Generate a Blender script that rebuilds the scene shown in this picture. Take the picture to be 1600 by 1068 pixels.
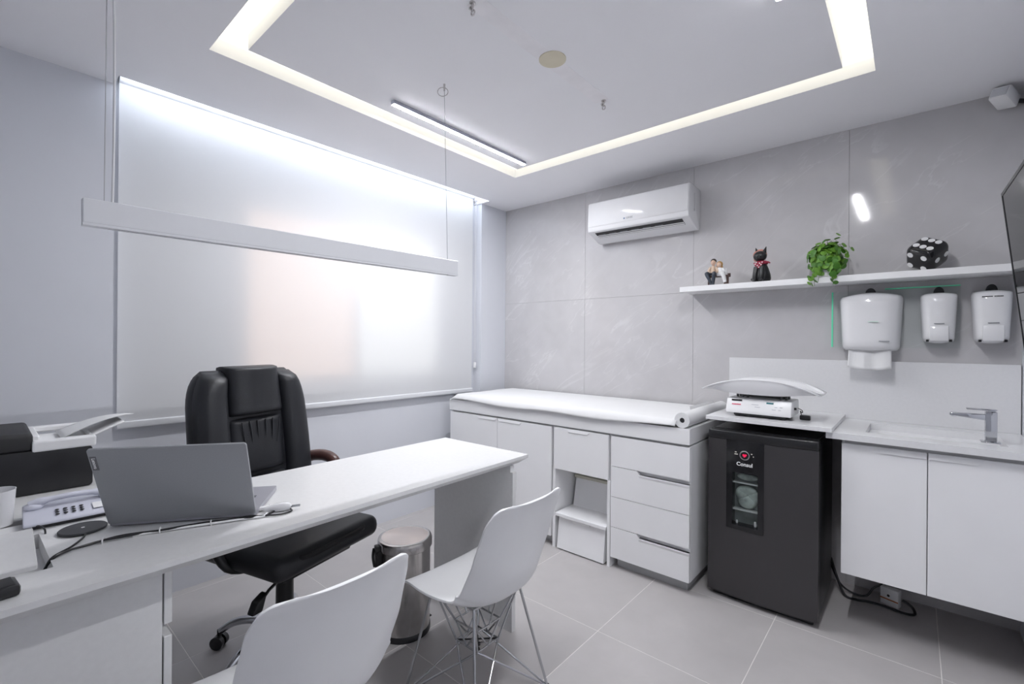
import bpy, bmesh, math, random
from mathutils import Vector, Matrix, Euler
random.seed(7)
R = math.radians
scene = bpy.context.scene
for o in list(bpy.data.objects):
    bpy.data.objects.remove(o)

# ------------------------------------------------------------ camera, world, exposure
cam_d = bpy.data.cameras.new('camera')
cam = bpy.data.objects.new('camera', cam_d)
scene.collection.objects.link(cam)
cam_d.sensor_fit = 'HORIZONTAL'
cam_d.sensor_width = 36.0
cam_d.lens = 724.3 / 1600 * 36
cam_d.clip_start = 0.02
yaw, pitch, roll = R(40.93), R(-0.026), R(0.445)
fw = Vector((-math.sin(yaw) * math.cos(pitch), math.cos(yaw) * math.cos(pitch), math.sin(pitch)))
rt = Vector((math.cos(yaw), math.sin(yaw), 0))
up = rt.cross(fw)
r2 = rt * math.cos(roll) + up * math.sin(roll)
u2 = -rt * math.sin(roll) + up * math.cos(roll)
m = Matrix((r2, u2, -fw)).transposed().to_4x4()
m.translation = Vector((0, 0, 1.30))
cam.matrix_world = m
scene.camera = cam

world = bpy.data.worlds.new('daylight')
scene.world = world
world.use_nodes = True
bg = world.node_tree.nodes['Background']
bg.inputs['Color'].default_value = (1.0, 0.98, 0.96, 1)
bg.inputs['Strength'].default_value = 0.95

vs = scene.view_settings
vs.view_transform = 'Standard'
vs.look = 'None'
vs.gamma = 1.0
vs.use_curve_mapping = False
vs.exposure = 1.10
COVE = 0.85
SLOT = 9.0
BAR = 150.0

# ------------------------------------------------------------ materials
MATS = {}
def mat(name, col, rough=0.5, metal=0.0, var=0.03, scale=12.0, bump=0.0, bscale=200.0, spec=0.5, emit=None, estr=0.0, trans=0.0, coat=0.0, sss=0.0):
    if name in MATS:
        return MATS[name]
    M = bpy.data.materials.new(name)
    M.use_nodes = True
    nt = M.node_tree
    b = nt.nodes['Principled BSDF']
    tc = nt.nodes.new('ShaderNodeTexCoord')
    nz = nt.nodes.new('ShaderNodeTexNoise')
    nz.inputs['Scale'].default_value = scale
    nz.inputs['Detail'].default_value = 4
    nt.links.new(tc.outputs['Object'], nz.inputs['Vector'])
    rp = nt.nodes.new('ShaderNodeValToRGB')
    lo = tuple(max(0, c * (1 - var)) for c in col[:3]) + (1,)
    hi = tuple(min(1, c * (1 + var)) for c in col[:3]) + (1,)
    rp.color_ramp.elements[0].color = lo
    rp.color_ramp.elements[1].color = hi
    rp.color_ramp.elements[0].position = 0.3
    rp.color_ramp.elements[1].position = 0.7
    nt.links.new(nz.outputs['Fac'], rp.inputs['Fac'])
    nt.links.new(rp.outputs['Color'], b.inputs['Base Color'])
    b.inputs['Roughness'].default_value = rough
    b.inputs['Metallic'].default_value = metal
    b.inputs['Specular IOR Level'].default_value = spec
    b.inputs['Transmission Weight'].default_value = trans
    b.inputs['Coat Weight'].default_value = coat
    if emit:
        b.inputs['Emission Color'].default_value = tuple(emit) + (1,)
        b.inputs['Emission Strength'].default_value = estr
    if bump:
        n2 = nt.nodes.new('ShaderNodeTexNoise')
        n2.inputs['Scale'].default_value = bscale
        n2.inputs['Detail'].default_value = 3
        nt.links.new(tc.outputs['Object'], n2.inputs['Vector'])
        bp = nt.nodes.new('ShaderNodeBump')
        bp.inputs['Strength'].default_value = bump
        bp.inputs['Distance'].default_value = 0.002
        nt.links.new(n2.outputs['Fac'], bp.inputs['Height'])
        nt.links.new(bp.outputs['Normal'], b.inputs['Normal'])
    MATS[name] = M
    return M

def stone_mat(name, base, vein, rough, seedvec):
    """polished stone-look porcelain: cloudy base with fine diagonal light veins"""
    M = bpy.data.materials.new(name)
    M.use_nodes = True
    nt = M.node_tree
    b = nt.nodes['Principled BSDF']
    tc = nt.nodes.new('ShaderNodeNewGeometry')
    mp = nt.nodes.new('ShaderNodeMapping')
    mp.inputs['Location'].default_value = seedvec
    nt.links.new(tc.outputs['Position'], mp.inputs['Vector'])
    def noise(sc, det, dist, rotz=0.0, scl=(1, 1, 1)):
        m1 = nt.nodes.new('ShaderNodeMapping')
        m1.inputs['Rotation'].default_value = (0, rotz, 0)
        nt.links.new(mp.outputs['Vector'], m1.inputs['Vector'])
        m2 = nt.nodes.new('ShaderNodeMapping')
        m2.inputs['Scale'].default_value = scl
        nt.links.new(m1.outputs['Vector'], m2.inputs['Vector'])
        n = nt.nodes.new('ShaderNodeTexNoise')
        n.inputs['Scale'].default_value = sc
        n.inputs['Detail'].default_value = det
        n.inputs['Distortion'].default_value = dist
        nt.links.new(m2.outputs['Vector'], n.inputs['Vector'])
        return n
    n1 = noise(2.2, 6, 0.6)
    n2 = noise(2.4, 9, 0.9, R(40), (0.55, 1, 2.4))
    n3 = noise(9.0, 6, 0.4)
    # thin veins: |n2-.5| small
    sb = nt.nodes.new('ShaderNodeMath'); sb.operation = 'SUBTRACT'; sb.inputs[1].default_value = 0.5
    nt.links.new(n2.outputs['Fac'], sb.inputs[0])
    ab = nt.nodes.new('ShaderNodeMath'); ab.operation = 'ABSOLUTE'
    nt.links.new(sb.outputs[0], ab.inputs[0])
    r1 = nt.nodes.new('ShaderNodeValToRGB')
    r1.color_ramp.elements[0].position = 0.0; r1.color_ramp.elements[0].color = (1, 1, 1, 1)
    r1.color_ramp.elements[1].position = 0.014; r1.color_ramp.elements[1].color = (0, 0, 0, 1)
    nt.links.new(ab.outputs[0], r1.inputs['Fac'])
    gate = nt.nodes.new('ShaderNodeValToRGB')
    gate.color_ramp.elements[0].position = 0.40; gate.color_ramp.elements[1].position = 0.62
    nt.links.new(n1.outputs['Fac'], gate.inputs['Fac'])
    mu = nt.nodes.new('ShaderNodeMath'); mu.operation = 'MULTIPLY'
    nt.links.new(r1.outputs['Color'], mu.inputs[0]); nt.links.new(gate.outputs['Color'], mu.inputs[1])
    base_r = nt.nodes.new('ShaderNodeValToRGB')
    base_r.color_ramp.elements[0].position = 0.32; base_r.color_ramp.elements[0].color = tuple(c * 0.93 for c in base) + (1,)
    base_r.color_ramp.elements[1].position = 0.68; base_r.color_ramp.elements[1].color = tuple(min(1, c * 1.07) for c in base) + (1,)
    mixn = nt.nodes.new('ShaderNodeMix')
    mixn.inputs[0].default_value = 0.35
    nt.links.new(n1.outputs['Fac'], mixn.inputs[2]); nt.links.new(n3.outputs['Fac'], mixn.inputs[3])
    nt.links.new(mixn.outputs[0], base_r.inputs['Fac'])
    mx = nt.nodes.new('ShaderNodeMixRGB')
    nt.links.new(mu.outputs[0], mx.inputs['Fac'])
    nt.links.new(base_r.outputs['Color'], mx.inputs['Color1'])
    mx.inputs['Color2'].default_value = tuple(vein) + (1,)
    nt.links.new(mx.outputs['Color'], b.inputs['Base Color'])
    b.inputs['Roughness'].default_value = rough
    MATS[name] = M
    return M

def glass_mat(name, col, fac):
    M = bpy.data.materials.new(name); M.use_nodes = True
    nt = M.node_tree; nt.nodes.clear()
    out = nt.nodes.new('ShaderNodeOutputMaterial')
    t = nt.nodes.new('ShaderNodeBsdfTransparent'); t.inputs['Color'].default_value = tuple(col) + (1,)
    g = nt.nodes.new('ShaderNodeBsdfGlossy'); g.inputs['Roughness'].default_value = 0.02
    nz = nt.nodes.new('ShaderNodeTexNoise'); nz.inputs['Scale'].default_value = 3
    fr = nt.nodes.new('ShaderNodeLayerWeight'); fr.inputs['Blend'].default_value = 0.3
    ml = nt.nodes.new('ShaderNodeMath'); ml.operation = 'MULTIPLY'; ml.inputs[1].default_value = fac
    nt.links.new(fr.outputs['Fresnel'], ml.inputs[0])
    mx = nt.nodes.new('ShaderNodeMixShader')
    nt.links.new(ml.outputs[0], mx.inputs[0]); nt.links.new(t.outputs[0], mx.inputs[1]); nt.links.new(g.outputs[0], mx.inputs[2])
    nt.links.new(mx.outputs[0], out.inputs[0])
    MATS[name] = M
    return M

def emit_mat(name, col, strength):
    M = bpy.data.materials.new(name); M.use_nodes = True
    nt = M.node_tree; nt.nodes.clear()
    out = nt.nodes.new('ShaderNodeOutputMaterial')
    e = nt.nodes.new('ShaderNodeEmission'); e.inputs['Color'].default_value = tuple(col) + (1,); e.inputs['Strength'].default_value = strength
    nt.links.new(e.outputs[0], out.inputs[0])
    MATS[name] = M
    return M

def blind_mat():
    M = bpy.data.materials.new('blind_fabric'); M.use_nodes = True
    nt = M.node_tree; nt.nodes.clear()
    out = nt.nodes.new('ShaderNodeOutputMaterial')
    d = nt.nodes.new('ShaderNodeBsdfDiffuse'); t = nt.nodes.new('ShaderNodeBsdfTranslucent')
    tc = nt.nodes.new('ShaderNodeTexCoord')
    w = nt.nodes.new('ShaderNodeTexNoise'); w.inputs['Scale'].default_value = 400
    nt.links.new(tc.outputs['Object'], w.inputs['Vector'])
    rp = nt.nodes.new('ShaderNodeValToRGB')
    rp.color_ramp.elements[0].color = (0.84, 0.85, 0.87, 1); rp.color_ramp.elements[1].color = (0.88, 0.89, 0.91, 1)
    nt.links.new(w.outputs['Fac'], rp.inputs['Fac'])
    nt.links.new(rp.outputs['Color'], d.inputs['Color'])
    t.inputs['Color'].default_value = (0.85, 0.83, 0.82, 1)
    mx = nt.nodes.new('ShaderNodeMixShader'); mx.inputs[0].default_value = 0.25
    nt.links.new(d.outputs[0], mx.inputs[1]); nt.links.new(t.outputs[0], mx.inputs[2])
    nt.links.new(mx.outputs[0], out.inputs[0])
    MATS['blind_fabric'] = M
    return M

W_WALL = mat('wall_paint', (0.71, 0.725, 0.775), 0.75, var=0.012, scale=3, bump=0.05, bscale=120)
W_CEIL = mat('ceiling_paint', (0.905, 0.90, 0.93), 0.8, var=0.01, scale=2, bump=0.03, bscale=90)
W_LAC = mat('white_laminate', (0.88, 0.88, 0.895), 0.32, var=0.01, scale=6)
W_DESK = mat('white_desk_laminate', (0.73, 0.73, 0.735), 0.36, var=0.02, scale=60)
W_CTR = mat('white_quartz', (0.75, 0.75, 0.765), 0.2, var=0.015, scale=80)
W_PLA = mat('white_plastic', (0.85, 0.85, 0.86), 0.3, var=0.01)
W_GLOSS = mat('white_gloss_plastic', (0.77, 0.77, 0.79), 0.12, var=0.01)
W_SHELL = mat('chair_polypropylene', (0.90, 0.905, 0.92), 0.4, var=0.01, bump=0.03, bscale=600)
W_PAPER = mat('white_paper', (0.76, 0.76, 0.77), 0.8, var=0.01)
W_ALU = mat('white_aluminium', (0.78, 0.79, 0.82), 0.4, var=0.01)
GREY_P = mat('grey_print', (0.25, 0.26, 0.28), 0.6)
PLINTH = mat('plinth_grey', (0.45, 0.45, 0.46), 0.5)
GROUT_F = mat('floor_grout', (0.78, 0.75, 0.73), 0.9)
GROUT_W = mat('wall_grout', (0.42, 0.41, 0.41), 0.8)
CHROME = mat('chrome', (0.58, 0.59, 0.62), 0.10, 1.0, var=0.01)
STEEL = mat('brushed_steel', (0.56, 0.54, 0.53), 0.22, 1.0, var=0.05, scale=40)
WIRE = mat('chromed_wire', (0.55, 0.56, 0.58), 0.2, 1.0)
LIDM = mat('spun_steel', (0.74, 0.66, 0.63), 0.34, 1.0, var=0.02)
LIDM.node_tree.nodes['Principled BSDF'].inputs['Anisotropic'].default_value = 0.85
_t = LIDM.node_tree.nodes.new('ShaderNodeTangent'); _t.direction_type = 'RADIAL'; _t.axis = 'Z'
LIDM.node_tree.links.new(_t.outputs[0], LIDM.node_tree.nodes['Principled BSDF'].inputs['Tangent'])
BLACK = mat('black_plastic', (0.014, 0.014, 0.016), 0.30)
BLACK_G = mat('black_gloss', (0.012, 0.012, 0.014), 0.08)
BLACK_M = mat('black_matte', (0.02, 0.02, 0.022), 0.6)
LEATHER = mat('black_leather', (0.013, 0.014, 0.018), 0.42, bump=0.25, bscale=350, var=0.2, scale=8)
SEAM = mat('black_seam', (0.005, 0.005, 0.006), 0.7)
WOOD_R = mat('reddish_wood', (0.075, 0.032, 0.028), 0.3, var=0.25, scale=20)
FRIDGE = mat('graphite_fridge', (0.058, 0.055, 0.058), 0.36, 0.3, var=0.05, scale=3)
FRIDGE_S = mat('fridge_side', (0.02, 0.02, 0.023), 0.4)
LAP = mat('laptop_grey', (0.36, 0.37, 0.39), 0.38, 0.35, var=0.03, scale=300)
LAP_B = mat('laptop_deck', (0.40, 0.40, 0.44), 0.4, 0.3)
KEY = mat('keys', (0.13, 0.13, 0.15), 0.5)
PHONE = mat('phone_plastic', (0.62, 0.63, 0.72), 0.35, var=0.01)
PADM = mat('charcoal_pad', (0.035, 0.036, 0.04), 0.5)
RED = mat('red_print', (0.75, 0.04, 0.13), 0.5)
TEAL = mat('teal_print', (0.02, 0.16, 0.19), 0.4)
BLUEINK = mat('blue_ink', (0.12, 0.2, 0.34), 0.6)
GREEN1 = mat('leaf_green', (0.13, 0.30, 0.03), 0.45, var=0.25, scale=30)
GREEN2 = mat('leaf_green_dark', (0.055, 0.18, 0.015), 0.45, var=0.25, scale=30)
STEMM = mat('stem_green', (0.10, 0.16, 0.05), 0.6)
SKIN = mat('figurine_skin', (0.72, 0.50, 0.38), 0.5)
HAIR_D = mat('figurine_dark_hair', (0.03, 0.02, 0.02), 0.5)
HAIR_L = mat('figurine_blonde_hair', (0.48, 0.28, 0.10), 0.5)
CREAM = mat('figurine_cream', (0.72, 0.55, 0.42), 0.5)
NAVY = mat('figurine_navy', (0.04, 0.05, 0.07), 0.4)
BROWN = mat('bench_brown', (0.08, 0.04, 0.035), 0.5)
BANDANA = mat('bandana_red', (0.30, 0.02, 0.05), 0.6)
HAT = mat('salmon_hat', (0.62, 0.28, 0.22), 0.6)
PATCH = mat('cream_patch', (0.72, 0.66, 0.52), 0.8)
GLASS_EDGE = mat('green_glass_edge', (0.16, 0.78, 0.48), 0.15)
GLASS = glass_mat('clear_glass', (0.975, 0.99, 0.985), 0.4)
WINGLASS_T = glass_mat('tinted_window_glass', (0.97, 0.84, 0.76), 0.6)  # peach put into this pane's colour to warm the glow on the blind
WINGLASS = glass_mat('window_glass', (0.95, 0.97, 0.97), 0.6)
SCREEN = mat('tv_screen', (0.012, 0.012, 0.014), 0.06)
LED_WARM = emit_mat('cove_led', (1.0, 0.965, 0.80), COVE)
LED_COOL = emit_mat('slot_led', (0.84, 0.91, 1.0), SLOT)
LED_BAR = emit_mat('bar_led', (0.955, 0.965, 1.0), BAR)
LED_RED = emit_mat('fridge_display_led', (1.0, 0.03, 0.12), 0.4)
LED_WHT = emit_mat('fridge_icon_led', (1.0, 0.95, 0.9), 0.3)
BLIND = blind_mat()
ORANGE = mat('orange_stripe', (0.45, 0.14, 0.05), 0.5)
FROST = mat('misted_contents', (0.34, 0.39, 0.37), 0.5, var=0.6, scale=14)
INNER = mat('fridge_inner', (0.17, 0.19, 0.19), 0.5, var=0.4, scale=9)
DIFF = mat('lamp_diffuser_off', (0.62, 0.60, 0.60), 0.4)
OLIVE = mat('raw_board', (0.55, 0.54, 0.46), 0.7)

# ------------------------------------------------------------ mesh helpers
COL = scene.collection
def link(name, me, material=None, parent=None, loc=None, rot=None):
    o = bpy.data.objects.new(name, me)
    COL.objects.link(o)
    if material is not None and me is not None and len(me.materials) == 0:
        me.materials.append(material)
    if parent is not None:
        o.parent = parent
    if loc is not None:
        o.location = loc
    if rot is not None:
        o.rotation_euler = rot
    return o

def obj(name, bm, material, parent=None, loc=None, rot=None, smooth=40, keep=False):
    me = bpy.data.meshes.new(name)
    bmesh.ops.recalc_face_normals(bm, faces=bm.faces[:])
    for f in bm.faces:
        f.smooth = smooth is not None
    bm.to_mesh(me); bm.free()
    if smooth is not None:
        me.set_sharp_from_angle(angle=R(smooth))
    return link(name, me, material, parent, loc, rot)

def tag(o, label=None, cat=None, group=None, kind=None):
    if label: o['label'] = label
    if cat: o['category'] = cat
    if group: o['group'] = group
    if kind: o['kind'] = kind
    return o

def thing(name, label, cat, loc=(0, 0, 0), rz=0.0, group=None, rot=None):
    o = bpy.data.objects.new(name, None)
    COL.objects.link(o)
    o.empty_display_size = 0.05
    o.location = loc
    o.rotation_euler = rot if rot else (0, 0, rz)
    return tag(o, label, cat, group)

def struct(o):
    o['kind'] = 'structure'
    return o

def copy_tree(o, parent=None):
    c = o.copy(); COL.objects.link(c); c.parent = parent
    for ch in list(o.children):
        copy_tree(ch, c)
    return c

def BM():
    return bmesh.new()

def box(bm, x0, x1, y0, y1, z0, z1, bev=0.0, seg=2):
    b2 = bmesh.new()
    bmesh.ops.create_cube(b2, size=1.0)
    for v in b2.verts:
        v.co = Vector((x0 + (v.co.x + .5) * (x1 - x0), y0 + (v.co.y + .5) * (y1 - y0), z0 + (v.co.z + .5) * (z1 - z0)))
    if bev > 0:
        bmesh.ops.bevel(b2, geom=b2.edges[:], offset=bev, segments=seg, profile=0.5, affect='EDGES')
    merge(bm, b2)
    return bm

def merge(bm, b2, mx=None):
    if mx is not None:
        bmesh.ops.transform(b2, matrix=mx, verts=b2.verts[:])
    vm = {}
    for v in b2.verts:
        vm[v] = bm.verts.new(v.co)
    for f in b2.faces:
        try:
            bm.faces.new([vm[v] for v in f.verts])
        except ValueError:
            pass
    b2.free()

def cyl(bm, p0, p1, r0, r1=None, n=16, caps=True):
    r1 = r0 if r1 is None else r1
    p0 = Vector(p0); p1 = Vector(p1)
    d = (p1 - p0).normalized()
    a = d.orthogonal().normalized(); b = d.cross(a)
    A = [bm.verts.new(p0 + (a * math.cos(t) + b * math.sin(t)) * r0) for t in [2 * math.pi * i / n for i in range(n)]]
    B = [bm.verts.new(p1 + (a * math.cos(t) + b * math.sin(t)) * r1) for t in [2 * math.pi * i / n for i in range(n)]]
    for i in range(n):
        bm.faces.new((A[i], A[(i + 1) % n], B[(i + 1) % n], B[i]))
    if caps:
        bm.faces.new(A[::-1]); bm.faces.new(B)
    return bm

def tube(bm, pts, r, n=8, closed=False, caps=True):
    """tube along a polyline; r is a float or a list"""
    P = [Vector(p) for p in pts]
    k = len(P)
    rad = r if isinstance(r, (list, tuple)) else [r] * k
    rings = []
    prev = None
    for i in range(k):
        if closed:
            t = (P[(i + 1) % k] - P[i - 1])
        else:
            t = P[min(i + 1, k - 1)] - P[max(i - 1, 0)]
        t.normalize()
        if prev is None:
            a = t.orthogonal().normalized()
        else:
            a = (prev - t * prev.dot(t))
            if a.length < 1e-6: a = t.orthogonal()
            a.normalize()
        prev = a
        b = t.cross(a)
        rings.append([bm.verts.new(P[i] + (a * math.cos(s) + b * math.sin(s)) * rad[i]) for s in [2 * math.pi * j / n for j in range(n)]])
    for i in range(k if closed else k - 1):
        A = rings[i]; B = rings[(i + 1) % k]
        for j in range(n):
            bm.faces.new((A[j], A[(j + 1) % n], B[(j + 1) % n], B[j]))
    if caps and not closed:
        bm.faces.new(rings[0][::-1]); bm.faces.new(rings[-1])
    return bm

def spline(pts, n=6):
    """Catmull-Rom through pts"""
    P = [Vector(p) for p in pts]
    out = []
    for i in range(len(P) - 1):
        p0 = P[max(i - 1, 0)]; p1 = P[i]; p2 = P[i + 1]; p3 = P[min(i + 2, len(P) - 1)]
        for j in range(n):
            t = j / n
            out.append(0.5 * ((2 * p1) + (p2 - p0) * t + (2 * p0 - 5 * p1 + 4 * p2 - p3) * t * t + (-p0 + 3 * p1 - 3 * p2 + p3) * t ** 3))
    out.append(P[-1])
    return out

def lathe(bm, prof, n=32, center=(0, 0, 0), axis='z', sy=1.0):
    """prof: list of (r, h)"""
    c = Vector(center)
    rings = []
    for r, h in prof:
        ring = []
        for i in range(n):
            t = 2 * math.pi * i / n
            x, y = r * math.cos(t), r * math.sin(t) * sy
            if axis == 'z': v = Vector((x, y, h))
            elif axis == 'y': v = Vector((x, h, y))
            else: v = Vector((h, x, y))
            ring.append(bm.verts.new(c + v))
        rings.append(ring)
    for i in range(len(rings) - 1):
        for j in range(n):
            bm.faces.new((rings[i][j], rings[i][(j + 1) % n], rings[i + 1][(j + 1) % n], rings[i + 1][j]))
    bm.faces.new(rings[0][::-1]); bm.faces.new(rings[-1])
    return bm

def prism(bm, poly, lo, hi, axis='z', bev=0.0, seg=2):
    """extrude a 2-D polygon between lo and hi along an axis. axis x: poly=(y,z); y: (x,z); z: (x,y)"""
    b2 = bmesh.new()
    def P(p, h):
        if axis == 'x': return Vector((h, p[0], p[1]))
        if axis == 'y': return Vector((p[0], h, p[1]))
        return Vector((p[0], p[1], h))
    A = [b2.verts.new(P(p, lo)) for p in poly]; B = [b2.verts.new(P(p, hi)) for p in poly]
    n = len(poly)
    for i in range(n):
        b2.faces.new((A[i], A[(i + 1) % n], B[(i + 1) % n], B[i]))
    b2.faces.new(A[::-1]); b2.faces.new(B)
    if bev > 0:
        bmesh.ops.recalc_face_normals(b2, faces=b2.faces[:])
        es = [e for e in b2.edges if e.calc_face_angle(0) > R(25)]
        bmesh.ops.bevel(b2, geom=es, offset=bev, segments=seg, profile=0.5, affect='EDGES')
    merge(bm, b2)
    return bm

def rrect(x0, x1, y0, y1, r, n=6):
    rs = r if isinstance(r, (list, tuple)) else [r] * 4      # order: x1y1, x0y1, x0y0, x1y0
    out = []
    for (cx, cy, a0, rr) in ((x1 - rs[0], y1 - rs[0], 0, rs[0]), (x0 + rs[1], y1 - rs[1], 90, rs[1]), (x0 + rs[2], y0 + rs[2], 180, rs[2]), (x1 - rs[3], y0 + rs[3], 270, rs[3])):
        for i in range(n + 1):
            a = R(a0 + 90 * i / n)
            out.append((cx + rr * math.cos(a), cy + rr * math.sin(a)))
    return out

def grid(bm, fn, nu, nv, closed_u=False):
    V = [[bm.verts.new(fn(i / (nu if closed_u else nu - 1), j / (nv - 1))) for i in range(nu)] for j in range(nv)]
    for j in range(nv - 1):
        for i in range(nu if closed_u else nu - 1):
            bm.faces.new((V[j][i], V[j][(i + 1) % nu], V[j + 1][(i + 1) % nu], V[j + 1][i]))
    return V

def ball(bm, c, r, u=16, v=10, sc=(1, 1, 1), mx=None):
    b2 = bmesh.new()
    bmesh.ops.create_uvsphere(b2, u_segments=u, v_segments=v, radius=r)
    M4 = Matrix.Translation(Vector(c)) @ (mx.to_4x4() if mx is not None else Matrix.Identity(4)) @ Matrix.Diagonal(Vector(sc)).to_4x4()
    merge(bm, b2, M4)
    return bm

def text(name, body, size, material, parent, loc, rot, extrude=0.0004, align='CENTER', sx=1.0, bold=0.0):
    cu = bpy.data.curves.new(name, 'FONT')
    cu.body = body; cu.size = size; cu.extrude = extrude; cu.align_x = align; cu.align_y = 'CENTER'
    cu.offset = bold; cu.resolution_u = 3
    t = bpy.data.objects.new(name, cu)
    COL.objects.link(t)
    dg = bpy.context.evaluated_depsgraph_get()
    dg.update()
    me = bpy.data.meshes.new_from_object(t.evaluated_get(dg))
    bpy.data.objects.remove(t)
    me.materials.clear()
    o = link(name, me, material, parent, loc, rot)
    o.scale = (sx, 1, 1)
    return o

def solidify(o, th, off=-1.0):
    md = o.modifiers.new('solid', 'SOLIDIFY'); md.thickness = th; md.offset = off
    return o

def subsurf(o, lv=1):
    md = o.modifiers.new('sub', 'SUBSURF'); md.levels = lv; md.render_levels = lv
    return o

# ------------------------------------------------------------ room shell
XW, XR, YB, YF, ZC = -2.78, 0.372, 3.11, -1.15, 2.47
XREC = -2.865                     # back of the window recess
RY0, RY1 = 0.408, 2.80            # recess along the wall
WIN = (0.93, 2.42, 1.0, 2.11)     # y0 y1 z0 z1 of the window opening

bm = BM(); box(bm, XW - .4, XR + .12, YF - .12, YB + .12, -0.06, -0.0008)
floor = struct(obj('floor', bm, GROUT_F, smooth=None))
FT = stone_mat('floor_porcelain', (0.475, 0.455, 0.455), (0.485, 0.465, 0.465), 0.38, (3.1, 0.2, 1.7))
xs = [-2.81 - .58, -2.81, -2.23, -1.65, -1.07, -0.49, 0.09, 0.67]
ys = [-1.952, -1.32, -0.689, -0.057, 0.575, 1.207, 1.839, 2.471, 3.103, 3.735]
TILES = {}
for i in range(len(xs) - 1):
    for j in range(len(ys) - 1):
        x0, x1 = max(xs[i], XREC - .02), min(xs[i + 1], XR + .02)
        y0, y1 = max(ys[j], YF - .02), min(ys[j + 1], YB + .02)
        if x1 - x0 < .02 or y1 - y0 < .02: continue
        key = (round(x1 - x0, 3), round(y1 - y0, 3))
        if key not in TILES:
            b = BM(); w, h = key
            box(b, 0.0015, w - .0015, 0.0015, h - .0015, -0.006, 0.0, 0.0006, 1)
            o = obj('floor_tile', b, FT, floor, (x0, y0, 0), smooth=None)
            TILES[key] = o.data
        else:
            link('floor_tile', TILES[key], None, floor, (x0, y0, 0))

# back wall with large stone-look tiles
bm = BM(); box(bm, XREC - .3, XR + .2, YB + .008, YB + .15, -0.06, 2.75)
wall_back = struct(obj('wall_back', bm, GROUT_W, smooth=None))
WT = stone_mat('wall_porcelain', (0.56, 0.548, 0.56), (0.645, 0.635, 0.645), 0.07, (0.4, 2.0, 0.9))
wx = [XW, -1.946, -1.108, -0.272, XR + .01]
wz = [0.0, 0.80, 1.637, ZC + .02]
for i in range(4):
    for j in range(3):
        b = BM(); w = wx[i + 1] - wx[i]; h = wz[j + 1] - wz[j]
        box(b, 0.0008, w - .0008, 0, .008, 0.0008, h - .0008)
        obj('wall_tile', b, WT, wall_back, (wx[i], YB, wz[j]), smooth=None)

# left wall with the window recess
bm = BM()
box(bm, XW - .25, XW, YF - .12, RY0, -0.06, 2.75)
box(bm, XW - .25, XW, RY1, YB + .01, -0.06, 2.75)
y0, y1, z0, z1 = WIN
box(bm, XREC - .14, XREC, RY0, y0, -0.06, 2.75)
box(bm, XREC - .14, XREC, y1, RY1, -0.06, 2.75)
box(bm, XREC - .14, XREC, y0, y1, -0.06, z0)
box(bm, XREC - .14, XREC, y0, y1, z1, 2.75)
wall_left = struct(obj('wall_left', bm, W_WALL, smooth=None))
bm = BM(); box(bm, XR, XR + .12, YF - .12, YB + .01, -0.06, 2.75)
struct(obj('wall_right', bm, W_WALL, smooth=None))
bm = BM(); box(bm, XW - .1, XR + .1, YF - .12, YF, -0.06, 2.75)
struct(obj('wall_front', bm, W_WALL, smooth=None))

# window: aluminium frame, two sashes
win = thing('window_1', None, None, (XREC - .045, (y0 + y1) / 2, z0)); struct(win)
def frame_rect(b, ya, yb, za, zb, w, xa, xb):
    box(b, xa, xb, ya, yb, za, za + w); box(b, xa, xb, ya, yb, zb - w, zb)
    box(b, xa, xb, ya, ya + w, za + w, zb - w); box(b, xa, xb, yb - w, yb, za + w, zb - w)
hw = (y1 - y0) / 2; hh = z1 - z0
bm = BM(); frame_rect(bm, -hw, hw, 0, hh, .03, -.04, .04); obj('window_frame', bm, W_ALU, win, smooth=None)
for s, xo in ((-1, 0.016), (1, -0.016)):
    bm = BM()
    ya, yb = (-hw + .03, .03) if s < 0 else (-.03, hw - .03)
    frame_rect(bm, ya, yb, .03, hh - .03, .045, xo - .012, xo + .012)
    sash = obj('sash', bm, W_ALU, win, smooth=None)
    bm = BM(); box(bm, xo - .002, xo + .002, ya + .045, yb - .045, .075, hh - .075); obj('pane', bm, WINGLASS_T if s < 0 else WINGLASS, sash, smooth=None)

# ceiling with tray opening and curtain slot
TX0, TX1, TY0, TY1 = -2.157, -0.131, 0.607, 2.508
IX0, IX1, IY0, IY1 = -2.041, -0.236, 0.711, 2.396
SX = -2.681
ZT = ZC + .065
bm = BM()
box(bm, SX, TX0, YF - .1, YB + .02, ZC, ZT)
box(bm, TX1, XR + .1, YF - .1, YB + .02, ZC, ZT)
box(bm, TX0, TX1, YF - .1, TY0, ZC, ZT)
box(bm, TX0, TX1, TY1, YB + .02, ZC, ZT)
box(bm, XW - .2, SX, YF - .1, RY0, ZC, ZT)
box(bm, XW - .2, SX, RY1 - .01, YB + .02, ZC, ZT)
box(bm, SX, XR + .1, YF - .1, YB + .02, ZT, ZT + .22)
box(bm, XW - .2, SX, YF - .1, RY0, ZT, ZT + .22)
box(bm, XW - .2, SX, RY1 - .01, YB + .02, ZT, ZT + .22)
box(bm, XW - .2, SX, RY0, RY1, ZC + .16, ZT + .22)
ceiling = struct(obj('ceiling', bm, W_CEIL, smooth=None))
bm = BM(); box(bm, IX0, IX1, IY0, IY1, ZC, ZT); obj('ceiling_panel', bm, W_CEIL, ceiling, smooth=None)
# faint strip where the old pendant hung, and a round patch
bm = BM(); box(bm, -1.185, -1.115, 1.11, 1.98, ZC - .0005, ZC + .001); obj('filled_channel', bm, mat('filler', (0.905, 0.888, 0.915), 0.85), ceiling, smooth=None)
bm = BM(); cyl(bm, (-1.137, 1.553, ZC - .004), (-1.137, 1.553, ZC + .001), .056, n=36)
tag(obj('cover_plate', bm, PATCH, ceiling), 'cream round cover plate')

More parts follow.
